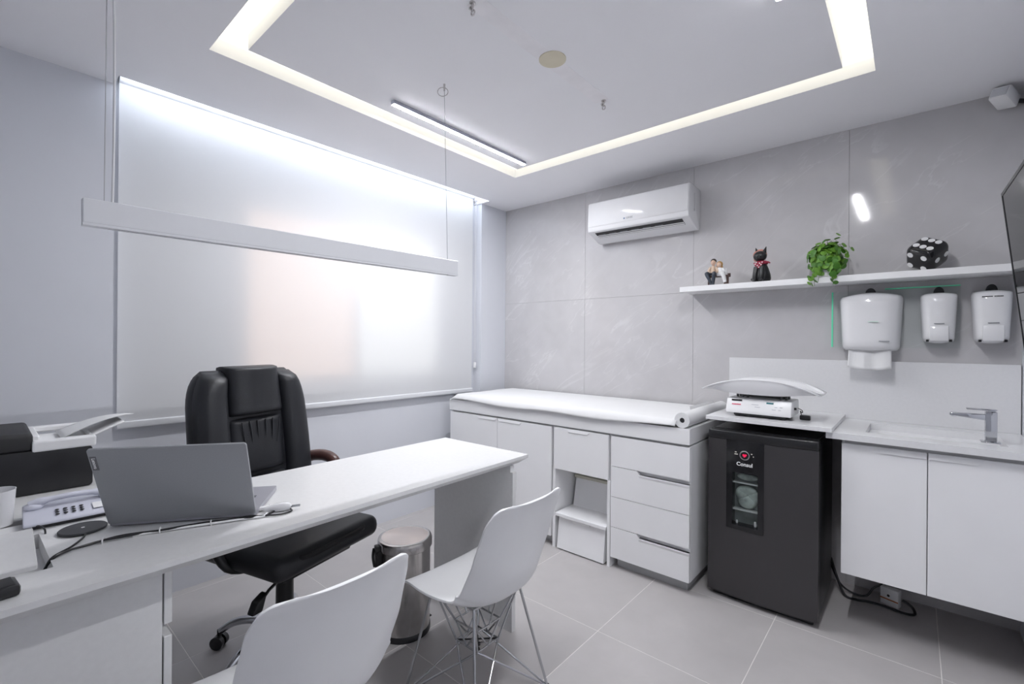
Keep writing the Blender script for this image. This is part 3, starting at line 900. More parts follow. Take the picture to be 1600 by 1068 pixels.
# big die
dc = thing('large_die', 'big glossy black die with white spots on the shelf', 'die', (.045, 3.0, 1.737), rot=(Matrix.Rotation(R(46), 3, 'X') @ Matrix.Rotation(R(-36), 3, 'Z')).to_euler())
bm = BM(); box(bm, -.064, .064, -.064, .064, -.064, .064, .036, 7); obj('cube', bm, BLACK_G, dc, smooth=60)
def pip(face, a, b_):
    q = BM(); r_ = .0130
    e = .0626
    A = {'z': ((a, b_, e), (a, b_, e + .0022)), 'x': ((e, a, b_), (e + .0022, a, b_)), 'y': ((a, -e, b_), (a, -e - .0022, b_)), 'w': ((-e, a, b_), (-e - .0022, a, b_))}[face]
    cyl(q, A[0], A[1], r_, n=20); obj('pip', q, W_PLA, dc)
for a in (-.026, .026):
    for b_ in (-.030, 0, .030): pip('z', b_, a)
for a, b_ in ((-.03, .03), (.03, .03), (-.03, -.03), (.03, -.03)): pip('y', a, b_)
for a, b_ in ((-.026, .006), (.026, .006)): pip('x', a, b_)

# ------------------------------------------------------------ glass panel and dispensers under the shelf
gp = thing('glass_panel', 'clear glass panel with green edges fixed behind the dispensers', 'glass panel', (-.085, 3.085, 1.285))
bm = BM(); box(bm, -.252, .252, -.004, .004, .0, .300); obj('pane', bm, GLASS, gp, smooth=None)
bm = BM(); box(bm, -.259, -.252, -.0044, .0044, 0, .300); obj('edge', bm, GLASS_EDGE, gp, smooth=None)
bm = BM(); box(bm, -.03, .252, -.0044, .0044, .300, .306); obj('edge', bm, GLASS_EDGE, gp, smooth=None)
def hook(x, z):
    pass
def dome(w, h, x=0.0, n=6):
    return x
td = thing('towel_dispenser', 'wide white paper towel dispenser with towel hanging out', 'dispenser', (-.174, 3.085, 1.270))
def shell_disp(parent, w0, w1, h, d, mname='cover', crown=.02):
    """dispenser cover: wider at the top, bowed front, rounded corners"""
    b = BM(); NU, NV = 25, 25
    def fn(u, v):
        s = u * 2 - 1
        w = (w1 + (w0 - w1) * v) / 2
        ex = 1 - abs(s) ** 6
        ez = 1 - abs(v * 2 - 1) ** 8
        x = s * w
        zc = v * h + crown * (1 - s * s) * (v ** 3) - .010 * (1 - s * s) * ((1 - v) ** 3)
        y = -d * (.80 + .20 * (1 - s * s)) * (max(0, ex) ** .35) * (max(0, ez) ** .35) * (1 - .12 * v)
        # round the silhouette corners
        k = max(0, abs(v * 2 - 1) - .86) / .14
        x *= 1 - .10 * k ** 2.2
        return Vector((x, y, zc))
    grid(b, fn, NU, NV)
    o = obj(mname, b, W_GLOSS, parent, smooth=50)
    return o
shell_disp(td, .268, .238, .285, .115)
bm = BM(); box(bm, -.105, .105, -.03, -.001, .0, .27); obj('back_plate', bm, W_PLA, td, smooth=None)
bm = BM(); grid(bm, lambda u, v: Vector((-.088 + u * (.176 - .012 * v * 0) + .004 * v * (u - .5), -.062 - .020 * v + .005 * math.sin(u * 13), .015 - .105 * v - .012 * v * math.sin(u * 3.1))), 30, 8); o = obj('paper_towel', bm, W_PAPER, td); solidify(o, .0012)
bm = BM(); box(bm, .040, .082, -.1115, -.107, .045, .049); obj('marking', bm, GREY_P, td, smooth=None)
bm = BM(); box(bm, -.004, .038, -.1145, -.110, .144, .147); obj('sight_slot', bm, mat('pale_green', (.62, .8, .7), .3), td, smooth=None)
bm = BM(); prism(bm, [(.022 * math.cos(R(a)), .300 + .026 * math.sin(R(a))) for a in range(0, 181, 15)], -.010, -.001, 'y'); obj('half_disc', bm, BLACK, td)  # black half disc at the top of the towel dispenser
def soap(name, label, x, txt):
    t = thing(name, label, 'dispenser', (x, 3.085, 1.318), group='soap dispensers under the shelf')
    shell_disp(t, .140, .116, .232, .095, crown=.008)
    bm = BM(); box(bm, -.05, .05, -.03, -.001, 0.003, .22); obj('back_plate', bm, W_PLA, t, smooth=None)
    bm = BM(); prism(bm, [(-.092, .002), (-.098, .035), (-.094, .073), (-.06, .073), (-.06, .002)], -.034, .034, 'x', .004, 2); obj('push_bar', bm, W_GLOSS, t)
    bm = BM(); box(bm, -.018, .018, -.0945, -.090, .082, .086); obj('marking', bm, GREY_P, t, smooth=None)
    bm = BM(); box(bm, -.046, -.036, -.075, -.03, -.002, .008); box(bm, .036, .046, -.075, -.03, -.002, .008); obj('clip', bm, BLACK, t, smooth=None)
    if txt:
        bm = BM(); xx = -.036
        for w in (.006, .005, .006, .005, .006, .007, None, .006, .005, .007, .006, .005):
            if w: box(bm, xx, xx + w * .8, -.0835, -.075, .202, .2065); xx += w
            else: xx += .004
        obj('black_marking', bm, BLACK, t, smooth=None)
    bm = BM(); prism(bm, [(.020 * math.cos(R(a)), .236 + .030 * math.sin(R(a))) for a in range(0, 181, 15)], -.012, -.001, 'y'); obj('half_disc', bm, BLACK, t)  # black half disc at the top of each soap dispenser
soap('soap_dispenser', 'white push soap dispenser in the middle beside the towel dispenser', .090, False)
soap('soap_dispenser', 'white push dispenser with a line of black print, nearest the screen', .270, True)

# ------------------------------------------------------------ air conditioner
ac = thing('air_conditioner', 'white split air conditioner high on the tiled wall', 'air conditioner', (-1.430, 3.108, 2.06))
prof = [(0, .245), (-.175, .252), (-.197, .244), (-.205, .225), (-.212, .055), (-.206, .036), (-.06, -.022), (-.03, -.024), (0, -.012)]
bm = BM(); prism(bm, prof, -.365, .365, 'x', .006, 3); obj('body', bm, W_GLOSS, ac, smooth=45)
bm = BM(); prism(bm, [(-.176, .248), (-.2075, .236), (-.216, .07), (-.210, .066), (-.198, .22)], -.361, .361, 'x', .002, 1); obj('front_panel', bm, W_GLOSS, ac, smooth=45)
dirv = Vector((0, .146, -.058)).normalized()
def und(x0, x1, a, b_, off, M, nm, th=.002):
    q = BM()
    p0 = Vector((0, -.206, .036)); nrm = Vector((0, -.058, -.146)).normalized()
    A = p0 + dirv * a; B_ = p0 + dirv * b_
    vs_ = []
    for x in (x0, x1):
        for P_ in (A, B_):
            for k in (off, off + th):
                vs_.append(q.verts.new(Vector((x, 0, 0)) + P_ + nrm * k))
    bmesh.ops.convex_hull(q, input=q.verts[:])
    return obj(nm, q, M, ac, smooth=None)
und(-.315, .315, .020, .085, .0008, BLACK_M, 'outlet_slot')
for i in range(6): und(-.300 + i * .085, -.245 + i * .085, .045, .052, .003, GREY_P, 'vane')
und(-.315, .315, .054, .060, .003, W_PLA, 'louvre'); und(-.315, .315, .068, .080, .003, W_GLOSS, 'louvre')
text('lettering', 'GREE', .018, GREY_P, ac, (-.035, -.2155, .090), (R(88), 0, 0), sx=1.2)
bm = BM(); box(bm, -.078, -.068, -.2160, -.2145, .085, .095); obj('logo_mark', bm, BLUEINK, ac, smooth=None)
bm = BM(); box(bm, .3655, .367, -.115, -.11, .09, .20); box(bm, .3655, .3675, -.12, -.105, .085, .10); obj('side_groove', bm, mat('pale_grey', (.4, .4, .42), .5), ac, smooth=None)

# ------------------------------------------------------------ corner sensor and wall screen
se = thing('corner_sensor', 'small white boxy sensor in the upper corner near the screen', 'sensor', (.305, 3.045, 2.420), rot=(R(-18), R(10), R(-28)))
bm = BM(); box(bm, -.034, .034, -.055, .045, -.028, .028, .007, 2); obj('housing', bm, W_PLA, se)
bm = BM(); box(bm, -.028, .028, -.058, -.054, -.020, .020, .002, 1); obj('lens_cover', bm, mat('pale_lens', (.6, .61, .64), .3), se, smooth=None)
bm = BM(); cyl(bm, (0.02, .03, .0), (.045, .085, .018), .010, n=12); obj('bracket', bm, BLACK, se)

tv = thing('wall_screen', 'large dark glossy screen tilted off the right-hand wall', 'screen', (.266, 2.75, 1.922))
# local frame built from measured corners: top edge runs along -Y, far edge leans back to the wall
def tvp(a, h, d):   # a along -Y, h down, d thickness towards the wall
    return Vector((.016 * a / .4 * .4 + h * .105 + d, -a, -h + d * .10))
def tvbox(b, a0, a1, h0, h1, d0, d1):
    vs_ = [b.verts.new(tvp(a, h, d)) for a in (a0, a1) for h in (h0, h1) for d in (d0, d1)]
    for f in ((0, 1, 3, 2), (4, 6, 7, 5), (0, 4, 5, 1), (2, 3, 7, 6), (0, 2, 6, 4), (1, 5, 7, 3)): b.faces.new([vs_[i] for i in f])
TA, TH = 1.15, .70
bm = BM(); tvbox(bm, 0, TA, 0, TH, .004, .030); obj('back_shell', bm, BLACK, tv, smooth=None)
bm = BM(); tvbox(bm, 0, TA, 0, .012, 0, .006); tvbox(bm, 0, TA, TH - .012, TH, 0, .006); tvbox(bm, 0, .010, .012, TH - .012, 0, .006); tvbox(bm, TA - .010, TA, .012, TH - .012, 0, .006); obj('bezel', bm, BLACK, tv, smooth=None)
bm = BM(); tvbox(bm, .010, TA - .010, .012, TH - .012, .002, .006); obj('glass', bm, SCREEN, tv, smooth=None)
bm = BM(); box(bm, .06, .104, -.70, -.45, -.45, -.25); obj('wall_mount', bm, BLACK, tv, smooth=None)

# ------------------------------------------------------------ ceiling fittings
def bar_light(x, y0, y1, label):
    t = thing('linear_ceiling_light', label, 'light', (x, (y0 + y1) / 2, ZC), group='linear lights on the tray panel')
    h = (y1 - y0) / 2
    b = BM(); box(b, -.014, .014, -h, h, -.019, 0, .002, 1); obj('profile', b, mat('alu_profile', (.5, .52, .6), .35, .6), t, smooth=None)
    b = BM(); box(b, -.0115, .0115, -h + .004, h - .004, -.0195, -.0185); obj('diffuser', b, LED_BAR, t, smooth=None)
bar_light(-1.924, 1.317, 2.331, 'slim lit linear light on the ceiling tray panel beside the blind')
bar_light(-.345, .90, 1.759, 'slim lit linear light on the right edge of the tray panel')
def eyebolt(x, y, label, ring):
    t = thing('ceiling_hook', label, 'hook', (x, y, ZC), group='metal hooks in the tray panel')
    b = BM(); cyl(b, (0, 0, 0), (0, 0, -.006), .011, n=14); cyl(b, (0, 0, -.006), (0, 0, -.028), .005, .0035, n=10); obj('bolt', b, STEEL, t)
    if ring:
        b = BM(); tube(b, [(.026 * math.cos(a) * .75 - .009, .026 * math.cos(a) * .65 - .007, -.030 + .022 * math.sin(a)) for a in [2 * math.pi * i / 28 for i in range(28)]], .0016, 6, True); obj('coil', b, STEEL, t)
    else:
        b = BM(); tube(b, [(.008 * math.cos(a), .003, -.034 + .009 * math.sin(a)) for a in [2 * math.pi * i / 16 for i in range(16)]], .003, 6, True); box(b, -.012, -.004, -.006, .006, -.024, -.012, .002); obj('eye', b, STEEL, t)
eyebolt(-1.142, 1.979, 'small metal hook in the ceiling panel on the air-conditioner side of the cream cover', False)
eyebolt(-1.160, 1.115, 'small metal hook in the ceiling panel at the top picture edge', False)

# pendant lamp over the desk
pd = thing('pendant_lamp', 'long white bar pendant lamp hanging over the desk', 'lamp', (-1.617, .826, 1.600), rot=(.010, 0, 0))
bm = BM(); box(bm, -.030, .0, -.650, .650, .006, .070, .002, 1); box(bm, -.030, -.023, -.65, .65, 0, .007); box(bm, -.006, .0, -.65, .65, 0, .007); box(bm, -.0229, -.0061, -.65, -.60, 0.0001, .007); box(bm, -.0229, -.0061, .60, .65, 0.0001, .007)
obj('housing', bm, W_ALU, pd, smooth=None)
bm = BM(); box(bm, -.023, -.006, -.60, .60, .004, .008); obj('diffuser', bm, DIFF, pd, smooth=None)
for (p, q_) in (((-.012, .594, .07), (-.006, .570, ZC - 1.606 - .02)), ((-.012, -.606, .07), (-.012, -.595, ZC - 1.606))):
    bm = BM(); tube(bm, [p, q_], .0013, 6); obj('suspension_cable', bm, mat('cable_grey', (.5, .5, .52), .6), pd)
bm = BM(); tube(bm, spline([(-.010, -.590, .07), (-.010, -.586, .25), (-.009, -.584, .55), (-.008, -.590, ZC - 1.606)], 6), .0028, 8); obj('power_cord', bm, mat('clear_cord', (.72, .72, .74), .2), pd)
bm = BM(); tube(bm, [(.024 * math.cos(a) * .75 - .012, .024 * math.cos(a) * .65 + .566, ZC - 1.606 - .034 + .020 * math.sin(a)) for a in [2 * math.pi * i / 28 for i in range(28)]], .0016, 6, True)
cyl(bm, (-.006, .570, ZC - 1.606), (-.006, .570, ZC - 1.606 - .03), .005, .0035, 10); obj('ceiling_anchor', bm, STEEL, pd)
bm = BM(); cyl(bm, (-.012, -.593, ZC - 1.606 - .02), (-.012, -.593, ZC - 1.606), .03, n=20); obj('ceiling_rose', bm, W_PLA, pd)

# ------------------------------------------------------------ desk
DZ = .780
dk = thing('desk', 'long white office desk with one panel leg', 'desk', (-1.346, 1.674, 0), R(1.3))
cxs = [-.565, -.530, -.445, -.165, -.032, 0]
cys = [-2.25, -2.215, -2.05, -1.555, -.032, 0]
bm = BM()
def inner(v, L_): return min(L_) + .001 < v < max(L_) - .001
top = {}; bot = {}
for i, x in enumerate(cxs):
    for j, y in enumerate(cys):
        top[i, j] = bm.verts.new((x, y, DZ))
        edge = i in (0, 5) or j in (0, 5)
        bot[i, j] = bm.verts.new((x, y, DZ - .014 if edge else DZ - .038))
for i in range(5):
    for j in range(5):
        if (i, j) == (2, 2):
            for (a, b_) in (((i, j), (i + 1, j)), ((i + 1, j), (i + 1, j + 1)), ((i + 1, j + 1), (i, j + 1)), ((i, j + 1), (i, j))):
                bm.faces.new((top[a], top[b_], bot[b_], bot[a]))
            continue
        bm.faces.new((top[i, j], top[i + 1, j], top[i + 1, j + 1], top[i, j + 1]))
        bm.faces.new((bot[i, j], bot[i, j + 1], bot[i + 1, j + 1], bot[i + 1, j]))
for i in range(5):
    for j in (0, 5): bm.faces.new((top[i, j], top[i + 1, j], bot[i + 1, j], bot[i, j]))
for j in range(5):
    for i in (0, 5): bm.faces.new((top[i, j], top[i, j + 1], bot[i, j + 1], bot[i, j]))
obj('desktop', bm, W_DESK, dk, smooth=None)
bm = BM(); prism(bm, [(-.530, 0), (-.006, 0), (-.006, DZ - .065), (-.020, DZ - .065), (-.020, DZ - .038), (-.530, DZ - .038)], -.105, -.08, 'y'); obj('panel_leg', bm, W_DESK, dk, smooth=None)
bm = BM(); box(bm, -.452, -.158, -2.06, -1.548, DZ - .10, DZ - .09); box(bm, -.452, -.446, -2.06, -1.548, DZ - .09, DZ - .038); box(bm, -.164, -.158, -2.06, -1.548, DZ - .09, DZ - .038); box(bm, -.446, -.164, -1.554, -1.548, DZ - .09, DZ - .038)
obj('cable_well', bm, OLIVE, dk, smooth=None)
bm = BM(); prism(bm, [(-.168, DZ + .002), (-.165, DZ + .016), (-.270, DZ + .070), (-.280, DZ + .056)], -2.05, -1.580, 'y', .002, 1); obj('cable_lid', bm, W_DESK, dk, smooth=None)
# drawer pedestal
pe = thing('drawer_pedestal', 'white drawer pedestal under the near end of the desk', 'drawer unit', (-1.60, -.10, 0), R(1.3))
bm = BM(); box(bm, -.23, .235, -.50, .392, .02, .741, .001, 1); obj('body', bm, W_DESK, pe, smooth=None)
bm = BM(); box(bm, -.2, .2, -.47, .37, 0, .021); obj('plinth', bm, PLINTH, pe, smooth=None)
for k, (za, zb) in enumerate(((.03, .385), (.415, .575), (.605, .739))):
    bm = BM(); box(bm, -.23, .235, .3955, .412, za, zb + .028 if zb > .7 else zb + .0265, .001, 1) if False else box(bm, -.23, .235, .3955, .412, za, zb, .001, 1)
    dr = obj('drawer', bm, W_DESK, pe, smooth=None)
# return desk by the wall
rd = thing('return_desk', 'white side desk carrying the printer against the window wall', 'desk', (-2.33, -.20, 0))
bm = BM(); box(bm, -.43, .400, -.70, .535, DZ - .026, DZ - .0008, .001, 1); obj('desktop', bm, W_DESK, rd, smooth=None)
bm = BM(); box(bm, -.40, -.375, -.68, .50, 0, DZ - .026); box(bm, -.375, .37, -.68, -.655, 0, DZ - .026); obj('panel_leg', bm, W_DESK, rd, smooth=None)

# ------------------------------------------------------------ laptop
ang = math.atan2(.818, .575)
lp = thing('laptop', 'open grey laptop seen from behind on the desk', 'laptop', (-1.5665, .39, DZ), ang)
# local +x along the hinge, +y towards the keyboard user
LW, LD = .184, .245
bm = BM(); prism(bm, rrect(-LW, LW, .0, LD, .008, 3), .004, .017, 'z'); lb_ = obj('base', bm, LAP_B, lp)
bm = BM()
for r_ in range(6):
    for c_ in range(15):
        x = -.150 + c_ * .0200; y = .040 + r_ * .0180
        box(bm, x, x + .0168, y, y + .0150, .0168, .0185)
tag(obj('keys', bm, KEY, lb_, smooth=None), kind='stuff')
bm = BM(); box(bm, -.05, .05, .16, .235, .0168, .0174); obj('touchpad', bm, LAP, lb_, smooth=None)
for a in (-.16, .16):
    for c_ in (.02, .22):
        bm = BM(); cyl(bm, (a, c_, 0), (a, c_, .0045), .008, n=10); obj('foot', bm, BLACK, lb_)
lid = link('lid', None, None, lp) if False else None
tl = R(23.5)
bm = BM(); prism(bm, rrect(-LW, LW, 0.0, .247, [.008, .008, .003, .003], 4), -.0035, .0035, 'z', .0012, 1)
ld = obj('lid', bm, LAP, lp, (0, .0, .012), (R(90) + tl, 0, 0))
bm = BM(); box(bm, -LW + .006, LW - .006, .012, .238, -.0042, -.0034); obj('screen', bm, SCREEN, ld, smooth=None)
bm = BM(); cyl(bm, (-.12, .006, .010), (.12, .006, .010), .004, n=12); obj('hinge', bm, BLACK, lp)
bm = BM(); box(bm, -LW + .0035, -LW + .0175, .182, .225, .0034, .0040); tg = obj('brand_tag', bm, mat('tag_grey', (.16, .16, .17), .3), ld, smooth=None)
text('lettering', 'Lenovo', .011, W_PLA, ld, (-LW + .0105, .2035, .0041), (0, 0, R(-90)), bold=.0003)

# charger pad
wp = thing('charging_pad', 'round flat charcoal charging pad on the desk', 'charging pad', (-1.700, .190, DZ))
bm = BM(); lathe(bm, [(.044, 0), (.050, .002), (.051, .006), (.049, .008)], 40); obj('disc', bm, PADM, wp)
bm = BM(); cyl(bm, (0, 0, .0078), (0, 0, .0084), .004, n=12); obj('mark', bm, W_PLA, wp)

# bundle of cables along the laptop
def cable(name, label, pts, r, M, n=8):
    t = thing(name, label, 'cable', pts[0])
    p0 = Vector(pts[0])
    b = BM(); tube(b, spline([Vector(p) - p0 for p in pts], 8), r, n); obj('cord', b, M, t)
    return t
path = [(-1.525, .10, DZ - .03), (-1.53, .125, DZ + .004), (-1.555, .19, DZ + .004), (-1.555, .25, DZ + .0045), (-1.53, .33, DZ + .0045), (-1.490, .43, DZ + .0045), (-1.455, .515, DZ + .0045), (-1.44, .55, DZ + .0045)]
def wob(ph, am):
    q = []
    for k, p in enumerate(path):
        q.append((p[0] + (am * math.sin(k * 1.9 + ph) if k > 1 else 0) , p[1], p[2] + .0015 * (1 + math.sin(k * 2.3 + ph))))
    return q
cable('laptop_cable', 'black cable running from the desk lid to the laptop', wob(0, .006) + [(-1.452, .590, DZ + .006), (-1.475, .605, DZ + .007), (-1.497, .590, DZ + .011)], .0028, BLACK)
cable('charger_cable', 'thin black cable twisted along the laptop, looping round the white plug', wob(2.2, .007) + [(-1.415, .590, DZ + .004), (-1.420, .625, DZ + .004), (-1.445, .63, DZ + .004)], .0024, BLACK)
cable('white_cable', 'white cable lying along the back of the laptop', [(-1.548, .27, DZ + .003)] + [(p[0] + .004, p[1] - .002, p[2]) for p in path[4:]] + [(-1.442, .565, DZ + .008)], .0032, W_PLA)
cable('pad_cable', 'short black cable from the charging pad to the desk lid', [(-1.654, .190, DZ + .004), (-1.620, .180, DZ + .004), (-1.575, .155, DZ + .004), (-1.532, .118, DZ + .003), (-1.525, .105, DZ - .02)], .0026, BLACK)
cable('phone_cord', 'thin dark phone lead dropping into the desk opening', [(-1.80, .10, DZ + .012), (-1.775, .115, DZ + .012), (-1.745, .121, DZ + .004), (-1.735, .116, DZ - .03)], .0022, BLACK)
for (x, y, lb0) in ((-1.556, .212, 'small white cable clip nearest the charging pad'), (-1.532, .325, 'small white cable clip behind the middle of the laptop'), (-1.488, .432, 'small white cable clip nearest the white plug')):
    t = thing('cable_clip', lb0, 'cable clip', (x, y, DZ), R(70), group='white clips on the cable bundle')
    bm = BM(); tube(bm, [(0, .010 * math.cos(a), .006 + .0065 * math.sin(a)) for a in [2 * math.pi * i / 14 for i in range(14)]], .0018, 6, True); obj('band', bm, W_PLA, t)
wpg = thing('white_plug', 'white plug lying beside the laptop corner', 'plug', (-1.452, .602, DZ), R(62))
bm = BM(); tube(bm, [(-.042, 0, .010), (-.03, 0, .011), (-.008, 0, .013), (.012, 0, .014), (.028, 0, .013), (.034, 0, .012)], [.005, .0085, .0125, .0135, .011, .005], 14); obj('body', bm, W_GLOSS, wpg)
bm = BM(); cyl(bm, (.033, .005, .012), (.058, .006, .012), .002, n=8); cyl(bm, (.033, -.005, .012), (.058, -.004, .012), .002, n=8); obj('pin', bm, CHROME, wpg)
wp2 = thing('usb_plug', 'small pale plug stuck into the laptop side', 'plug', (-1.490, .580, DZ), R(75))
bm = BM(); box(bm, -.022, .030, -.008, .008, .003, .014, .003, 2); obj('body', bm, W_PLA, wp2)

# ------------------------------------------------------------ phone
ph = thing('desk_phone', 'pale grey corded desk phone behind the charging pad', 'phone', (-1.866, .182, DZ), R(88)); ph.scale = (1, 1, .72)
# local x along its length (towards the laptop), local -y towards the camera
bm = BM(); prism(bm, [(-.082, .014), (.080, .014), (.080, .050), (-.082, .026)], -.098, .105, 'x', .006, 2); obj('base', bm, PHONE, ph)
bm = BM(); box(bm, -.080, .09, -.07, .07, 0, .016); obj('underside', bm, BLACK, ph, smooth=None)
bm = BM(); tube(bm, spline([(-.082, .040, .058), (-.055, .038, .068), (0, .036, .074), (.06, .038, .068), (.090, .040, .056)], 5), [.015] * 6 + [.011] * 9 + [.014] * 6, 12); ball(bm, (-.076, .038, .050), .020, sc=(1.1, 1.1, .8)); ball(bm, (.084, .038, .050), .019, sc=(1.1, 1.1, .8)); obj('handset', bm, PHONE, ph)
bm = BM()
for i in range(4):
    for j in range(3): ball(bm, (-.03 + i * .017, -.048 + j * .016, .036 + j * .0026), .0052, 8, 6, (1, 1, .6))
tag(obj('buttons', bm, BLACK, ph), kind='stuff')
bm = BM(); prism(bm, [(-.055, .0345), (-.010, .0410), (-.010, .0420), (-.055, .0355)], .045, .07, 'x'); obj('label_window', bm, W_PLA, ph, smooth=None)
bc = thing('printed_card', 'small white card printed in blue behind the phone', 'card', (-2.085, .235, DZ), R(50))
bm = BM(); box(bm, -.045, .045, -.025, .025, 0, .0012); obj('card', bm, W_PAPER, bc, smooth=None)
bm = BM(); box(bm, -.03, .038, -.004, .012, .0012, .0018); box(bm, -.01, .012, -.018, -.010, .0012, .0018); box(bm, .018, .034, -.018, -.010, .0012, .0018); obj('print', bm, BLUEINK, bc, smooth=None)

# cup
cu = thing('white_cup', 'white cylindrical cup at the left picture edge', 'cup', (-1.905, .034, DZ))
bm = BM(); lathe(bm, [(.030, 0), (.034, .003), (.040, .098), (.0405, .100), (.038, .100), (.034, .012), (.005, .010)], 36); obj('cup_wall', bm, W_GLOSS, cu)
# black block
bb = thing('black_case', 'small black case at the left end of the desk front edge', 'case', (-1.385, .012, DZ), R(6))
bm = BM(); box(bm, -.032, .030, -.11, .046, 0, .024, .007, 2); obj('body', bm, BLACK, bb)
bm = BM(); box(bm, -.026, .024, -.10, .038, .0235, .0245); obj('lid', bm, BLACK_M, bb, smooth=None)

# ------------------------------------------------------------ printer
pr = thing('printer', 'black multifunction printer with white paper tray', 'printer', (-2.36, .065, DZ))
bm = BM(); prism(bm, rrect(-.30, .207, -.0, .146, [.02, .012, .006, .012], 4), -.17, .155, 'x', .006, 2); obj('body', bm, BLACK, pr)
bm = BM(); box(bm, -.168, .152, -.30, .058, .143, .205, .014, 3); obj('scanner_lid', bm, BLACK_M, pr)
bm = BM()
box(bm, .118, .160, .055, .215, .140, .176, .006, 2); box(bm, -.165, -.13, .055, .215, .166, .186, .004, 1); box(bm, -.13, .118, .055, .075, .160, .190, .004, 1); box(bm, -.13, .118, .200, .215, .150, .172, .004, 1); box(bm, -.13, .118, .07, .205, .150, .158)
obj('tray_frame', bm, W_PLA, pr, smooth=None)
bm = BM(); grid(bm, lambda u, v: Vector((-.10 + u * .19, .13 + v * .20, .168 + .055 * v + .020 * math.sin(v * 2.6) - .02 * v * (1 - u))), 8, 12); o = obj('printed_sheet', bm, W_PAPER, pr); solidify(o, .002)
bm = BM(); grid(bm, lambda u, v: Vector((-.12 + u * .23, .20 + v * .10, .165 + .045 * v)), 4, 6); o = obj('paper_support', bm, W_PLA, pr); solidify(o, .004)

# ------------------------------------------------------------ waste bin
wb = thing('pedal_bin', 'round stainless steel pedal bin under the desk', 'bin', (-1.735, 1.272, 0)); wb.scale = (1, 1, 1.035)
bm = BM(); lathe(bm, [(.108, 0), (.113, .004), (.113, .37), (.110, .372)], 48); obj('body', bm, STEEL, wb)
bm = BM(); lathe(bm, [(.114, 0), (.116, .002), (.116, .022), (.113, .026)], 48); obj('base_ring', bm, BLACK, wb)
bm = BM(); lathe(bm, [(.118, .365), (.121, .368), (.121, .395), (.117, .405), (.108, .408), (.104, .407)], 56); ld_ = obj('lid', bm, STEEL, wb)
bm = BM(); lathe(bm, [(.103, .402), (.103, .4072), (.05, .4078), (.002, .408)], 56); obj('lid_disc', bm, LIDM, ld_)
hd = BM()
hx, hy = math.cos(R(-105)), math.sin(R(-105))
box(hd, -.016, .016, -.018, .012, .30, .392, .004, 2); cyl(hd, (-.02, -.006, .36), (.02, -.006, .36), .011, n=12)
o = obj('hinge', hd, BLACK, wb, (.119 * hx, .119 * hy, 0), (0, 0, R(-15)))
hd = BM(); tube(hd, spline([(-.015, -.018, .375), (.006, -.028, .35), (.010, -.022, .31)], 5), .006, 8); obj('carry_handle', hd, BLACK, wb, (.119 * hx, .119 * hy, 0), (0, 0, R(-15)))
bm = BM(); box(bm, -.03, .03, -.03, .01, .008, .016, .003, 1); obj('pedal', bm, BLACK, wb, (.0, .125, 0))

